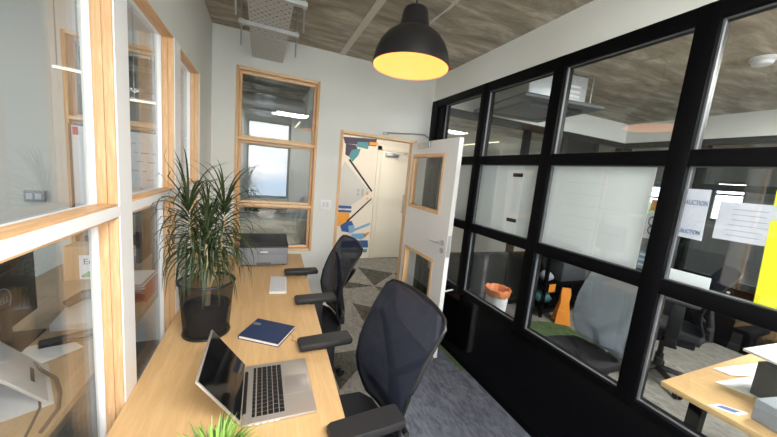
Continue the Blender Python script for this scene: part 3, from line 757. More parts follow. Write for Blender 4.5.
# perforated cable tray
t = thing('cable_tray', 'perforated galvanised cable tray hung from threaded rods under the ceiling', 'cable tray', (.445, -1.5, 2.62))
TX0, TX1, TZ = .32, .572, 2.655
bm = BM(); box(bm, TX0, TX1, -3.6, -.001, TZ, TZ+.002); trb = obj('tray_bed', bm, 'perf', t, 0)
bm = BM()
for x in (TX0-.001, TX1): box(bm, x, x+.002, -3.6, -.001, TZ, TZ+.05)
obj('side_flange', bm, 'galv', trb, 0)
for y in (-.76, -1.22, -2.6):
    bm = BM(); box(bm, .255, .645, y-.016, y+.016, TZ-.026, TZ-.001); st = obj('strut', bm, 'galv', t)
    for x in (.272, .628):
        bm = BM(); tube(bm, [(x, y, TZ-.16), (x, y, H-.001)], .0055, 8); rod = obj('threaded_rod', bm, 'steel', t)
        for z0, z1 in ((TZ-.038, TZ-.026), (TZ-.001, TZ+.011)):
            bm = BM(); lathe(bm, [(0, z0), (.013, z0), (.013, z1), (0, z1)], x, y, 6); obj('nut', bm, 'steel', rod, 0)

# light switch, door closer arm, door stop
bm = BM(); box(bm, 1.005, 1.12, -.010, 0, 1.297, 1.395, 0, .003)
t = obj('light_switch', bm, 'white'); setp(t, 'white double light switch on the wall between window and doorway', 'light switch')
bm = BM(); box(bm, 1.03, 1.058, -.0135, -.008, 1.32, 1.372, 0, .001); obj('rocker', bm, mat('rocker', (212, 212, 214), .4), t)
bm = BM(); box(bm, 1.067, 1.095, -.0135, -.008, 1.32, 1.372, 0, .001); obj('rocker', bm, mat('rocker2', (212, 212, 214), .4), t)
t = thing('door_closer', 'steel door closer arm above the open white door', 'door closer', (1.9, -.01, 2.16))
bm = BM(); box(bm, 1.64, 1.70, -.03, 0, 2.15, 2.175, 0, .003); obj('bracket', bm, 'steel', t)
bm = BM(); tube(bm, [(1.67, -.03, 2.168), (1.90, -.16, 2.175)], .008, 8); obj('arm', bm, 'steel', t)
bm = BM(); tube(bm, [(1.90, -.16, 2.178), (2.0, -.30, 2.165), (2.012, -.36, 2.13)], .008, 8); obj('arm', bm, 'steel', t)
bm = BM(); box(bm, 1.982, 2.003, -.44, -.2, 2.03, 2.09, 0, .006); obj('closer_body', bm, 'steel', t)
t = thing('door_stop', 'white rod door stop on the black panel behind the door', 'door stop', (W, -.77, .64))
bm = BM(); tube(bm, [(W+.004, -.80, .645), (W-.13, -.80, .628)], .008, 10); obj('rod', bm, 'white', t)
bm = BM(); tube(bm, [(W-.13, -.80, .628), (W-.155, -.80, .625)], .015, 12); obj('buffer', bm, 'white', t)

# ================================================================== THINGS on the partition glass
SX = W+.040
def sheet(name, label, cat, y0, y1, z0, z1, mname, x=SX, th=.003, group=None, slant=0.):
    bm = BM(); prism(bm, [(y0, z0), (y1, z0), (y1+slant, z1), (y0+slant, z1)], 0, x, x+th)
    o = obj(name, bm, mname, None, 0); return setp(o, label, cat, group)
s1 = sheet('white_sheet', 'narrow white sheet on the partition glass next to the open door', 'sheet', MY[0]+mw, -.275, 1.28, 1.885, 'sheet')
s2 = sheet('white_sheet', 'white sheet with two black clips on the partition glass', 'sheet', MY[1]+mw, MY[0]-mw, 1.28, 1.885, 'sheet')
bm = BM(); prism(bm, [(-1.44, 1.285), (-1.31, 1.285), (-1.27, 1.884), (-1.44, 1.884)], 0, SX-.0025, SX); strip = obj('white_strip', bm, 'paper', s2, 0)
for yy, zz in ((-1.385, 1.81), (-1.385, 1.455)):
    bm = BM(); box(bm, SX-.004, SX-.0025, yy-.05, yy+.05, zz-.014, zz+.014); obj('clip', bm, 'plastic', strip, 0)
s3 = sheet('white_sheet', 'wide white sheet with faint ruled writing on the partition glass', 'sheet', -2.285, MY[1]-mw, 1.28, 1.885, 'sheet', slant=.0)
bm = BM(); r3 = random.Random(2)
for k in range(7):
    y0 = -1.75-r3.random()*.1; box(bm, SX-.0015, SX, y0-r3.uniform(.2, .4), y0, 1.36+k*.07, 1.3625+k*.07)
obj('ruled_lines', bm, mat('faint_ink', (206, 208, 212), .8), s3, 0)
c1 = sheet('sticker', 'small yellow sticker on the glass beside the thick mullion', 'sticker', -2.338, -2.294, 1.665, 1.72, 'mor', SX-.001)
c2 = sheet('picture_card', 'blue line drawing card under the yellow sticker', 'card', -2.34, -2.29, 1.52, 1.655, 'paper', SX-.001)
bm = BM()
for yy, zz, r in ((-2.315, 1.61, .019), (-2.316, 1.565, .016)):
    lathe(bm, [(r, 0), (r-.005, 0), (r-.005, .0008), (r, .0008)], 0, 0, 18, close=True) if False else None
    for k in range(10):
        a0, a1 = 2*PI*k/10, 2*PI*(k+1)/10
        prism(bm, [(yy+r*math.cos(a0), zz+r*1.4*math.sin(a0)), (yy+r*math.cos(a1), zz+r*1.4*math.sin(a1)), (yy+(r-.006)*math.cos(a1), zz+(r-.006)*1.4*math.sin(a1)), (yy+(r-.006)*math.cos(a0), zz+(r-.006)*1.4*math.sin(a0))], 0, SX-.0022, SX-.001)
obj('drawing', bm, 'inkb', c2, 0)
c3 = sheet('striped_card', 'blue and white striped card low beside the thick mullion', 'card', -2.34, -2.29, 1.36, 1.45, 'mlblue', SX-.001)
bm = BM()
for k in range(3): box(bm, SX-.0022, SX-.001, -2.338, -2.292, 1.375+k*.027, 1.386+k*.027)
obj('stripes', bm, 'paper', c3, 0)
po = thing('poster', 'white poster lettered AUCTION in blue on the meeting room glass', 'poster', (SX, -2.47, 1.55))
bm = BM(); prism(bm, [(-2.513, 1.555), (-2.428, 1.56), (-2.428, 1.785), (-2.506, 1.785)], 0, SX, SX+.003); obj('paper', bm, 'lilac', po, 0)
bm = BM(); text(bm, 'AUCTION', .0185, plane_mtx(Vector((SX-.001, -2.468, 1.722)), (0, -1, 0), (0, 0, 1)) @ Matrix.Diagonal((.95, 1.7, 1, 1)), .001); text(bm, 'AUCTION', .0165, plane_mtx(Vector((SX-.001, -2.468, 1.588)), (0, -1, 0), (0, 0, 1)) @ Matrix.Diagonal((.95, 1.7, 1, 1)), .001); obj('lettering', bm, 'inkb', po, 0)
ws = sheet('notice_sheet', 'pale lilac sheet of faint writing between poster and yellow papers', 'sheet', -2.72, -2.545, 1.578, 1.74, 'lilac', SX)
bm = BM()
for k in range(6): box(bm, SX-.001, SX, -2.70+random.random()*.02, -2.565-random.random()*.03, 1.60+k*.022, 1.6022+k*.022)
obj('writing', bm, 'ink', ws, 0)
wc = sheet('white_card', 'blank white card standing on the rail under the AUCTION poster', 'card', -2.575, -2.43, 1.347, 1.40, 'paper', SX)
for k in range(4):
    z1 = 1.80-k*.118
    bm = BM(); prism(bm, [(-2.98, z1-.1165), (-2.697-.005*k, z1-.122), (-2.692-.005*k, z1), (-2.98, z1)], 0, SX-.0005*k, SX+.002-.0005*k)
    lab = ['topmost', 'second', 'third', 'lowest'][k]
    o = obj('yellow_sheet', bm, 'yellow', None, 0); setp(o, lab+' bright yellow sheet in the column at the edge of the glass', 'sheet', 'yellow sheets on the glass')

# ================================================================== THINGS in the meeting room
# ceiling air conditioner
t = thing('air_conditioner', 'square ceiling cassette air conditioner with metal housing behind the partition', 'air conditioner', (3.1, -.62, 2.53))
am = Matrix.Translation((3.10, -.62, 0)) @ Matrix.Rotation(math.radians(-8), 4, 'Z')
bm = BM(); box(bm, -.46, .46, -.46, .46, 2.535, 2.575, 0, .02, am); pan = obj('panel', bm, mat('unit_grey', (100, 104, 106), .5), t)
bm = BM(); box(bm, -.24, .24, -.24, .24, 2.527, 2.536, 0, .004, am); obj('grille', bm, 'plasticg', pan)
for k in range(4):
    bm = BM(); box(bm, -.30, .30, .29, .36, 2.531, 2.536, 0, .002, am @ Matrix.Rotation(k*PI/2, 4, 'Z')); obj('louver', bm, 'dgrey', pan)
bm = BM(); box(bm, -.33, .33, -.33, .33, 2.57, 2.845, 0, .006, am); hs = obj('housing', bm, 'galv', t)
bm = BM()
for k in range(3): box(bm, .05, .25, -.333, -.329, 2.64+k*.045, 2.66+k*.045, 0, 0, am)
obj('label_plate', bm, 'white', hs, 0)
for sx in (-.36, .36):
    for sy in (-.36, .36):
        bm = BM(); p = am @ Vector((sx, sy, 2.57)); tube(bm, [p, (p.x, p.y, H-.001)], .006, 8); obj('hanger', bm, 'steel', t)
# smoke detector
t = thing('smoke_detector', 'round white smoke detector on the concrete ceiling past the glass', 'smoke detector', (3.92, -1.98, H-.05))
bm = BM(); lathe(bm, [(0, H), (.075, H), (.075, H-.018), (.068, H-.02), (0, H-.02)], 3.92, -1.98, 32); obj('base', bm, 'white', t)
bm = BM(); lathe(bm, [(.05, H-.02), (.062, H-.03), (.055, H-.05), (0, H-.056)], 3.92, -1.98, 32); obj('head', bm, 'white', t)
# bin with orange bag
BX, BY = 2.95, -.66
t = thing('waste_bin', 'white waste bin lined with an orange bag behind the glass', 'bin', (BX, BY, 0))
bm = BM(); lathe(bm, [(0, 0), (.095, 0), (.125, .53), (.12, .53), (.09, .01), (0, .01)], BX, BY, 32); obj('bin_body', bm, 'white', t)
bm = BM(); lathe(bm, [(.126, .485), (.136, .49), (.139, .53), (.143, .565), (.13, .572), (.116, .55), (.1, .44), (0, .36)], BX, BY, 40)
r4 = random.Random(8)
for v in bm.verts: v.co += Vector((r4.uniform(-.007, .007), r4.uniform(-.007, .007), r4.uniform(-.012, .012)))
obj('bag', bm, 'bag', t, 60)
# orange stand-up sign and tag
t = thing('floor_sign', 'narrow orange floor sign standing on the carpet past the glass', 'sign', (4.15, -.62, 0))
fm = Matrix.Translation((4.15, -.62, 0)) @ Matrix.Rotation(math.radians(-35), 4, 'Z')
for sgn, nm_ in ((1, 'front_leaf'), (-1, 'rear_leaf')):
    bm = BM(); prism(bm, [(-.095, 0), (.095, 0), (.07, .16), (.05, .30), (.062, .40), (.05, .48), (-.05, .48), (-.055, .36), (-.05, .30), (-.075, .16)], 1, -.006, .006)
    bmesh.ops.transform(bm, matrix=fm @ Matrix.Translation((0, sgn*-.075, 0)) @ Matrix.Rotation(sgn*-.15, 4, 'X'), verts=bm.verts)
    lf = obj(nm_, bm, 'orange', t)
bm = BM(); prism(bm, [(-.02, .12), (.02, .12), (.0, .30)], 1, -.0085, -.0055); bmesh.ops.transform(bm, matrix=fm @ Matrix.Translation((0, -.075, 0)) @ Matrix.Rotation(-.15, 4, 'X'), verts=bm.verts); obj('printed_triangle', bm, 'mor', t)
# black storage rack behind the bin with clutter
t = thing('storage_rack', 'black metal shelving unit in the dark corner past the glass', 'shelf unit', (4.45, -.3, 0)); rack = t
for x in (3.98, 4.92):
    for y in (-.06, -.44):
        bm = BM(); box(bm, x-.02, x+.02, y-.02, y+.02, 0, 1.3, 0, .002); obj('post', bm, 'black', t)
for zz in (.12, .46, .84, 1.26):
    bm = BM(); box(bm, 3.97, 4.93, -.46, -.04, zz-.015, zz+.015, 0, .002); obj('shelf', bm, 'black', t)
def pouch(name, label, x, y, z, r, mname, seed):
    rr = random.Random(seed); bm = BM(); bmesh.ops.create_icosphere(bm, subdivisions=2, radius=r, matrix=Matrix.Scale(.7, 4, (0, 0, 1)))
    for v in bm.verts: v.co *= rr.uniform(.85, 1.1)
    mn = min(v.co.z for v in bm.verts)
    for v in bm.verts: v.co += Vector((x, y, z-mn))
    setp(obj(name, bm, mname, None, 80), label, 'bag')
pouch('plastic_bag', 'crumpled pale plastic bag on the upper rack shelf', 4.12, -.32, .475, .10, 'ink', 1)
pouch('plastic_bag', 'crumpled pale plastic bag on the bottom rack shelf', 4.12, -.30, .135, .12, 'teal', 2)
bm = BM(); box(bm, 4.03, 4.15, -.464, -.460, .36, .47); o = obj('tag', bm, 'orange', rack, 0); o['label'] = 'square orange tag'
bm = BM(); box(bm, 4.3, 4.85, -.42, -.08, .476, .74, 0, .01); o = obj('storage_box', bm, 'dgrey'); setp(o, 'dark storage box on the middle rack shelf', 'box')
# chairs of the meeting room
g = make_chair('grey mesh chair just behind the partition, facing the glass', (2.72, -1.80, 0), math.radians(-6), 'meshg', None, 'ink', False); g.scale = (.9, .92, .93)
dup(ch, (4.08, -1.72, 0), math.radians(-60), 'black office chair between the grey mesh chair and the meeting table')
dup(ch, (4.75, -2.95, 0), math.radians(20), 'black office chair on the far side of the meeting table')
# meeting table
t = thing('meeting_table', 'light wood table with black steel legs past the partition', 'table', (3.0, -3.1, 0))
bm = BM(); box(bm, 2.325, 3.75, -4.2, -2.47, DZ-.028, DZ, 0, .002); obj('table_top', bm, 'desk', t)
for x, y in ((2.42, -2.58), (3.65, -2.58), (2.42, -4.1), (3.65, -4.1)):
    bm = BM(); prism(bm, [(x-.03, 0), (x+.02, 0), (x+.06, DZ-.028), (x-.0, DZ-.028)], 1, y-.025, y+.025); obj('leg', bm, 'black', t)
for bb in ((2.42, 3.66, -2.60, -2.56), (2.43, 2.47, -4.1, -2.6)):
    bm = BM(); box(bm, *bb, DZ-.07, DZ-.028); obj('frame_rail', bm, 'black', t)
bm = BM(); prism(bm, [(2.335, -2.645), (2.40, -2.655), (2.46, -2.735), (2.385, -2.722)], 2, DZ, DZ+.003); lf = obj('leaflet', bm, 'lilac'); setp(lf, 'folded white and blue leaflet lying near the table edge', 'leaflet')
bm = BM(); prism(bm, [(2.36, -2.66), (2.395, -2.667), (2.43, -2.715), (2.39, -2.708)], 2, DZ+.003, DZ+.004); obj('printed_panel', bm, 'inkb', lf, 0)
def loose_paper(label, pts, z, mname='paper'):
    bm = BM(); prism(bm, pts, 2, z, z+.002); setp(obj('paper', bm, mname, None, 0), label, 'paper')
loose_paper('white paper under the dark case on the meeting table, nearer the glass', [(2.62, -2.56), (2.95, -2.60), (2.86, -2.73), (2.66, -2.68)], DZ)
loose_paper('white paper on the meeting table behind the first sheet', [(2.78, -2.49), (3.2, -2.55), (3.0, -2.62), (2.80, -2.56)], DZ+.0022)
bm = BM(); box(bm, 0, .34, -.30, 0, 0, .17, 0, .006, Matrix.Translation((2.68, -2.66, DZ+.0045)) @ Matrix.Rotation(-.2, 4, 'Z')); o = obj('dark_case', bm, 'dgrey'); setp(o, 'dark grey case standing on the meeting table', 'case')
bm = BM(); box(bm, 0, .25, -.2, 0, 0, .012, 0, .001, Matrix.Translation((2.70, -2.60, DZ+.19)) @ Matrix.Rotation(-.2, 4, 'Z') @ Matrix.Rotation(-.10, 4, 'Y'))
o = obj('brochure', bm, 'paper'); setp(o, 'white brochure resting on top of the dark case', 'brochure')
bm = BM(); box(bm, 0, .13, -.2, 0, 0, .10, 0, .008, Matrix.Translation((2.42, -2.745, DZ)) @ Matrix.Rotation(-.2, 4, 'Z')); o = obj('grey_box', bm, 'ink'); setp(o, 'light grey box at the table edge in front of the dark case', 'box')
# tube lamps
def tube_lamp(label, p0, p1):
    p0, p1 = Vector(p0), Vector(p1)
    t = thing('linear_lamp', label, 'lamp', (p0+p1)/2)
    bm = BM(); tube(bm, [p0, p1], .006, 10); obj('tube', bm, 'tube', t)
    bm = BM(); d_ = (p1-p0); dn = d_.normalized(); sd = dn.cross(Vector((0, 0, 1)))*.007
    vs = [bm.verts.new(q_) for z in (.0065, .014) for q_ in (p0+sd+Vector((0, 0, z)), p1+sd+Vector((0, 0, z)), p1-sd+Vector((0, 0, z)), p0-sd+Vector((0, 0, z)))]
    for q_ in ((0,1,2,3),(7,6,5,4),(0,4,5,1),(1,5,6,2),(2,6,7,3),(3,7,4,0)): bm.faces.new([vs[i] for i in q_])
    bmesh.ops.recalc_face_normals(bm, faces=bm.faces); obj('housing', bm, 'white', t)
    for f in (.15, .85):
        q_ = p0+d_*f; bm = BM(); tube(bm, [(q_.x, q_.y, q_.z+.0145), (q_.x, q_.y, H-.001)], .003, 6); obj('wire', bm, 'steel', t)
    return t
tube_lamp('thin glowing tube lamp above the far side of the meeting room', (3.9, .75, 2.40), (3.9, 2.1, 2.40))
tube_lamp('thin glowing tube lamp behind the first timber window', (-.765, -.6, 2.18), (-.622, -.6, 2.17))
tube_lamp('thin glowing tube lamp behind the second timber window', (-.39, -.6, 2.048), (-.237, -.6, 2.048))
tube_lamp('thin glowing tube lamp seen through the back wall window', (.92, 1.6, 2.36), (.92, 2.3, 2.36))

# ================================================================== THINGS in the room behind the left windows
t = thing('desk', 'wooden desk on the other side of the timber windows', 'desk', (-.5, -1.5, 0))
bm = BM(); box(bm, -.95, -.17, -3.2, -.03, DZ-.03, DZ, 0, .002); obj('desk_top', bm, 'desk2', t)
for x in (-.85, -.27):
    for y in (-3.0, -.2):
        bm = BM(); box(bm, x-.025, x+.025, y-.025, y+.025, 0, DZ-.03, 0, .003); obj('leg', bm, 'black', t)
def monitor(label, loc, rz, wid, hei, ring=False, z0=.17):
    t = thing('monitor', label, 'monitor', loc, rz)
    def O(name, bm, m, p=t): return obj(name, bm, m, p, 35, local=True)
    bm = BM(); box(bm, -.012, .012, -wid/2, wid/2, z0, z0+hei, 0, .006); bd = O('casing', bm, 'plastic')
    bm = BM(); box(bm, .011, .04, -wid/2+.08, wid/2-.08, z0+.05, z0+hei-.06, 0, .012); O('rear_bulge', bm, 'plastic', bd)
    bm = BM(); box(bm, -.0135, -.0115, -wid/2+.012, wid/2-.012, z0+.014, z0+hei-.012); O('screen', bm, 'screen', bd)
    bm = BM(); box(bm, .02, .05, -.035, .035, .012, z0+.14, 0, .006); O('neck', bm, 'plastic')
    bm = BM(); box(bm, -.09, .12, -.12, .12, 0, .012, 0, .004); O('foot', bm, 'plastic')
    if ring:
        bm = BM(); c_ = Vector((.0405, 0, z0+hei*.5))
        tube(bm, [c_+Vector((0, .055*math.cos(2*PI*k/32), .055*math.sin(2*PI*k/32))) for k in range(33)], .003, 6, cap=False)
        text(bm, 'DELL', .04, plane_mtx(c_, (0, 1, 0), (0, 0, 1)), .002); O('maker_emblem', bm, 'mgreyp', bd)
    return t
monitor('black monitor with a ringed emblem on its back behind the first timber window', (-.62, -1.46, DZ), math.radians(4), .64, .34, True, .035)
monitor('black monitor behind the second timber window', (-.30, -.60, DZ), 0, .44, .34)
t = thing('laptop_stand', 'folded silver laptop stand with cable slot on the desk past the glass', 'laptop stand', (-.44, -1.72, DZ))
lm = Matrix.Translation((-.34, -1.80, DZ)) @ Matrix.Rotation(math.radians(28), 4, 'Z')
bm = BM(); box(bm, -.25, .06, -.16, .14, 0, .008, 0, .002, lm); obj('base_plate', bm, mat('pale_aluminium', (206, 208, 210), .42, metal=.2), t)
bm = BM(); box(bm, -.005, .005, -.15, .13, 0, .24, 0, .002, lm @ Matrix.Translation((.045, 0, .006)) @ Matrix.Rotation(-.62, 4, 'Y')); obj('upright_plate', bm, bpy.data.materials['pale_aluminium'], t)
bm = BM(); box(bm, .0052, .0066, -.06, .04, .05, .065, 0, 0, lm @ Matrix.Translation((.045, 0, .006)) @ Matrix.Rotation(-.62, 4, 'Y')); obj('cable_slot', bm, 'dgrey', t)
t = thing('cable', 'grey cable with an inline adapter trailing over the desk past the glass', 'cable', (-.28, -1.82, DZ))
bm = BM(); tube(bm, [(-.37, -1.70, DZ+.045), (-.33, -1.735, DZ+.03), (-.27, -1.775, DZ+.012), (-.22, -1.86, DZ+.006), (-.185, -1.95, DZ+.006), (-.18, -2.05, DZ+.006)], .006, 8); obj('wire', bm, 'cable', t)
bm = BM(); tube(bm, [(-.33, -1.76, DZ+.012), (-.29, -1.83, DZ+.012)], .012, 8); tube(bm, [(-.29, -1.83, DZ+.012), (-.24, -1.93, DZ+.006), (-.20, -2.1, DZ+.006)], .004, 8); obj('adapter', bm, 'dgrey', t)
t = thing('desk_phone', 'white desk phone with a dark handset behind the first timber window', 'phone', (-.42, -1.15, DZ))
bm = BM(); prism(bm, [(-1.35, DZ), (-1.12, DZ), (-1.12, DZ+.08), (-1.35, DZ+.03)], 0, -.49, -.27); obj('body', bm, 'white', t)
bm = BM(); tube(bm, [(-.48, -1.23, DZ+.085), (-.43, -1.17, DZ+.11), (-.34, -1.14, DZ+.112), (-.27, -1.16, DZ+.085)], [.02, .026, .026, .02], 12); obj('handset', bm, 'plastic', t)
t = thing('stapler', 'low black stapler beside loose papers behind the glass', 'stapler', (-.36, -1.45, DZ))
sm2 = Matrix.Translation((-.37, -1.47, DZ)) @ Matrix.Rotation(math.radians(20), 4, 'Z')
bm = BM(); box(bm, -.09, .09, -.02, .02, 0, .012, 0, .004, sm2); obj('base', bm, 'plastic', t)
bm = BM(); box(bm, -.09, .085, -.018, .018, .012, .035, 0, .009, sm2 @ Matrix.Rotation(-.05, 4, 'Y')); obj('arm', bm, 'dgrey', t)
loose_paper('lowest loose paper beside the stapler behind the glass', [(-.52, -1.50), (-.40, -1.42), (-.29, -1.53), (-.40, -1.66)], DZ)
loose_paper('topmost loose paper beside the stapler behind the glass', [(-.50, -1.54), (-.40, -1.50), (-.34, -1.60), (-.43, -1.68)], DZ+.0022)
t = thing('carton', 'brown carton with a white and green label behind the first timber window', 'box', (-.66, -.62, DZ))
bm = BM(); box(bm, -.76, -.50, -.62, -.47, DZ, DZ+.235, 0, .004); obj('body', bm, 'kraft', t)
bm = BM(); box(bm, -.68, -.515, -.6235, -.62, DZ+.012, DZ+.175); lb = obj('label', bm, 'paper', t, 0)
bm = BM(); prism(bm, [(-.67, DZ+.035), (-.63, DZ+.065), (-.58, DZ+.06), (-.53, DZ+.085), (-.53, DZ+.025), (-.67, DZ+.02)], 1, -.625, -.6235); obj('green_print', bm, 'green', lb)
bm = BM(); text(bm, 'Emer', .055, plane_mtx(Vector((-.60, -.6242, DZ+.13)), (1, 0, 0), (0, 0, 1)), .001); obj('lettering', bm, 'plasticg', lb, 0)
t = thing('letter_tray', 'red letter tray behind the second timber window', 'letter tray', (-.3, -.9, DZ))
for k, nm_ in enumerate(('tray', 'tray')):
    z0 = DZ+.055*k
    bm = BM(); box(bm, -.43, -.19, -1.06, -.76, z0, z0+.006); box(bm, -.43, -.424, -1.06, -.76, z0, z0+.05); box(bm, -.196, -.19, -1.06, -.76, z0, z0+.05); box(bm, -.43, -.19, -.766, -.76, z0, z0+.05); obj(nm_, bm, 'red', t)
for k in range(6):
    dx = random.uniform(-.01, .01); z0 = DZ+.061+k*.009
    bm = BM(); box(bm, -.415+dx, -.21+dx, -1.04+dx, -.785+dx, z0, z0+.009)
    o = obj('booklet', bm, 'paper' if k % 2 else 'ink'); setp(o, ['lowest', 'second', 'third', 'fourth', 'fifth', 'topmost'][k]+' booklet of the pile in the red letter tray', 'booklet', 'booklets in the red tray')
bm = BM(); lathe(bm, [(0, DZ), (.035, DZ), (.04, DZ+.12), (.036, DZ+.12), (.032, DZ+.006), (0, DZ+.006)], -.215, -.40, 24); o = obj('cup', bm, 'blue'); setp(o, 'blue cup behind the second timber window', 'cup')
# whiteboard leaning behind the neighbour window, with red writing
wb = thing('whiteboard', 'whiteboard with red handwriting seen through the first two timber windows', 'whiteboard', (-.6, -.04, DZ))
bm = BM(); box(bm, -.945, -.26, -.030, -.014, 1.20, 1.87, 0, .002); obj('board', bm, 'sheet', wb)
bm = BM()
for a in ((-.955, -.94), (-.265, -.25)): box(bm, a[0], a[1], -.034, -.010, 1.19, 1.88)
box(bm, -.955, -.25, -.034, -.010, 1.87, 1.885); box(bm, -.955, -.25, -.034, -.010, 1.185, 1.20); obj('board_frame', bm, 'alu', wb, 0)
bm = BM(); r5 = random.Random(4)
for k in range(6):
    x = -.80+r5.random()*.05; z = 1.78-k*.075
    while x < -.32:
        l = r5.uniform(.015, .06); prism(bm, [(x, z+r5.uniform(-.008, .008)), (x+l, z+r5.uniform(-.008, .008)), (x+l, z+.003), (x, z+.005)], 1, -.0312, -.030); x += l+r5.uniform(.01, .04)
obj('red_writing', bm, 'inkr', wb, 0)
bm = BM(); box(bm, -.93, -.90, -.036, -.030, 1.80, 1.86); obj('red_tab', bm, 'red', wb, 0)
for x0, x1 in ((-.80, -.78), (-.42, -.40)):
    bm = BM(); box(bm, x0, x1, -.030, -.006, DZ, 1.2); obj('leg', bm, 'alu', wb)
# socket box on the neighbour wall
t = thing('wall_socket', 'grey double socket on the white wall behind the first timber window', 'socket', (-1.17, 0, 1.3))
bm = BM(); box(bm, -1.235, -1.12, -.03, 0, 1.262, 1.345, 0, .004); obj('plate', bm, mat('socket_grey', (178, 182, 190), .5), t)
bm = BM(); box(bm, -1.22, -1.185, -.033, -.029, 1.28, 1.325); box(bm, -1.17, -1.135, -.033, -.029, 1.28, 1.325); obj('outlet', bm, 'white', t, 0)

# ================================================================== THINGS behind the back wall window
t = thing('air_duct', 'round grey air duct under the ceiling past the back window', 'duct', (-.1, 1.9, 2.5))
bm = BM(); tube(bm, [(-2.4, 1.9, 2.60), (1.0, 1.9, 2.60)], .13, 24); dd = obj('pipe', bm, 'galv', t)
for k in range(6):
    bm = BM(); x = -2.0+k*.55; tube(bm, [(x, 1.9, 2.60), (x+.03, 1.9, 2.60)], .137, 24); obj('joint_band', bm, 'steel', dd)
t = thing('desk', 'desk in the room past the back wall window', 'desk', (.4, 1.9, 0))
bm = BM(); box(bm, -.6, .95, 1.75, 2.45, DZ-.03, DZ, 0, .002); obj('desk_top', bm, 'desk2', t)
for x in (-.52, .87):
    for y in (1.83, 2.37):
        bm = BM(); box(bm, x-.025, x+.025, y-.025, y+.025, 0, DZ-.03, 0, .003); obj('leg', bm, 'black', t)
bm = BM(); box(bm, -.3, .95, .62, 1.05, 0, 1.06, 0, .004); o = obj('low_cabinet', bm, 'doorw'); setp(o, 'cream low cabinet seen past the bottom pane of the back wall window', 'cabinet')
bm = BM(); box(bm, -.32, .97, .60, 1.07, 1.06, 1.085, 0, .003); obj('cabinet_top', bm, 'white', o)
dup(ch, (.5, 1.46, 0), math.radians(-90), 'black office chair past the back wall window')

# ================================================================== LIGHT
w = bpy.data.worlds.new('sky'); sc.world = w; w.use_nodes = True
nt = w.node_tree; N, L = nt.nodes, nt.links
bg = N['Background']
tc = N.new('ShaderNodeTexCoord'); nz = N.new('ShaderNodeTexNoise'); nz.inputs['Scale'].default_value = 3.2; nz.inputs['Detail'].default_value = 7; nz.inputs['Distortion'].default_value = .3
mp = N.new('ShaderNodeMapping'); mp.inputs['Scale'].default_value = (1, 1, 2.2); L.new(tc.outputs['Generated'], mp.inputs['Vector']); L.new(mp.outputs[0], nz.inputs['Vector'])
rp = N.new('ShaderNodeValToRGB'); e = rp.color_ramp.elements; e[0].position = .42; e[0].color = srgb(188, 208, 232); e[1].position = .58; e[1].color = (1, 1, 1, 1)
L.new(nz.outputs['Fac'], rp.inputs[0]); L.new(rp.outputs[0], bg.inputs['Color']); bg.inputs['Strength'].default_value = 8.5
def area(name, loc, rot, sx, sy, power, col=(1, 1, 1), portal=False):
    l = bpy.data.lights.new(name, 'AREA'); l.shape = 'RECTANGLE'; l.size = sx*S; l.size_y = sy*S; l.energy = power; l.color = col
    o = bpy.data.objects.new(name, l); C.objects.link(o); o.location = loc; o.rotation_euler = rot
    if portal: l.cycles.is_portal = True
    return o
R90 = PI/2
for k, (a, b, z0, z1) in enumerate(hr): area('window_daylight', ((a+b)/2, REAR-.13, (z0+z1)/2), (R90, 0, 0), b-a, z1-z0, 1, portal=True)
for k, (a, b, z0, z1) in enumerate(hl): area('window_daylight', (-2.83, (a+b)/2, (z0+z1)/2), (R90, 0, -R90), b-a, z1-z0, 1, portal=True)
for k, (a, b, z0, z1) in enumerate(ho): area('window_daylight', (9.13, (a+b)/2, (z0+z1)/2), (R90, 0, R90), b-a, z1-z0, 1, portal=True)
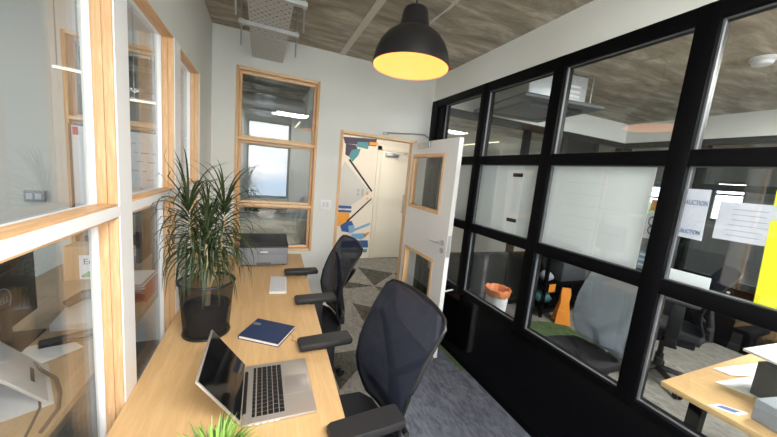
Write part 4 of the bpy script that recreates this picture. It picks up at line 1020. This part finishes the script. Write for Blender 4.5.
# added area lights below the ceilings to brighten the rooms; ours is behind the camera
area('added_ceiling_light', (1.1, -4.0, H-.03), (0, 0, 0), 1.3, .5, 115, (1, .97, .93))
area('added_ceiling_light', (4.2, -2.9, H-.03), (0, 0, 0), 1.2, .4, 140, (1, .97, .93))
area('added_ceiling_light', (-1.3, -1.2, H-.03), (0, 0, 0), 1.2, .4, 4, (1, .97, .93))
area('added_ceiling_light', (2.3, 1.4, H-.03), (0, 0, 0), 1.2, .4, 32, (1, .93, .84))
area('added_ceiling_light', (-.6, 2.9, H-.03), (0, 0, 0), 1.2, .4, 3, (1, .97, .93))

# ------------------------------------------------------------------ camera
yaw, pit, rol, F_ = 0.4024, -0.1417, 0.0942, 304.27
Fv = Vector((math.sin(yaw)*math.cos(pit), math.cos(yaw)*math.cos(pit), math.sin(pit))); Rv = Vector((math.cos(yaw), -math.sin(yaw), 0)); Uv = Rv.cross(Fv)
c_, s_ = math.cos(rol), math.sin(rol); R2 = c_*Rv+s_*Uv; U2 = -s_*Rv+c_*Uv
cam = bpy.data.cameras.new('camera'); cam.sensor_fit = 'HORIZONTAL'; cam.sensor_width = 36; cam.lens = 36*F_/777; cam.clip_start = .02
co = bpy.data.objects.new('camera', cam); C.objects.link(co)
mt = Matrix((R2, U2, -Fv)).transposed().to_4x4(); mt.translation = Vector((.4311, -3.2146, 1.7179))*S
co.matrix_world = mt; sc.camera = co

GR = {'office_chair': 'mesh office chairs', 'white_sheet': 'white sheets on the partition glass', 'linear_lamp': 'thin tube lamps', 'paper': 'loose white papers', 'monitor': 'black monitors past the timber windows', 'plastic_bag': 'crumpled bags on the rack'}
for o in C.objects:
    k = o.name.split('.')[0]
    if o.parent is None and k in GR and o.get('label'): o['group'] = GR[k]

# ------------------------------------------------------------------ fit units -> metres
seen = set()
for o in C.objects:
    if o is co: continue
    o.location = o.location*S
    if o.type == 'MESH' and o.data.name not in seen:
        seen.add(o.data.name); o.data.transform(Matrix.Scale(S, 4)); o.data.update()
sc.view_settings.view_transform = 'Standard'; sc.view_settings.look = 'None'; sc.view_settings.gamma = 1; sc.view_settings.use_curve_mapping = False
sc.view_settings.exposure = 0.0
sc.cycles.max_bounces = 12; sc.cycles.transparent_max_bounces = 24; sc.cycles.diffuse_bounces = 6
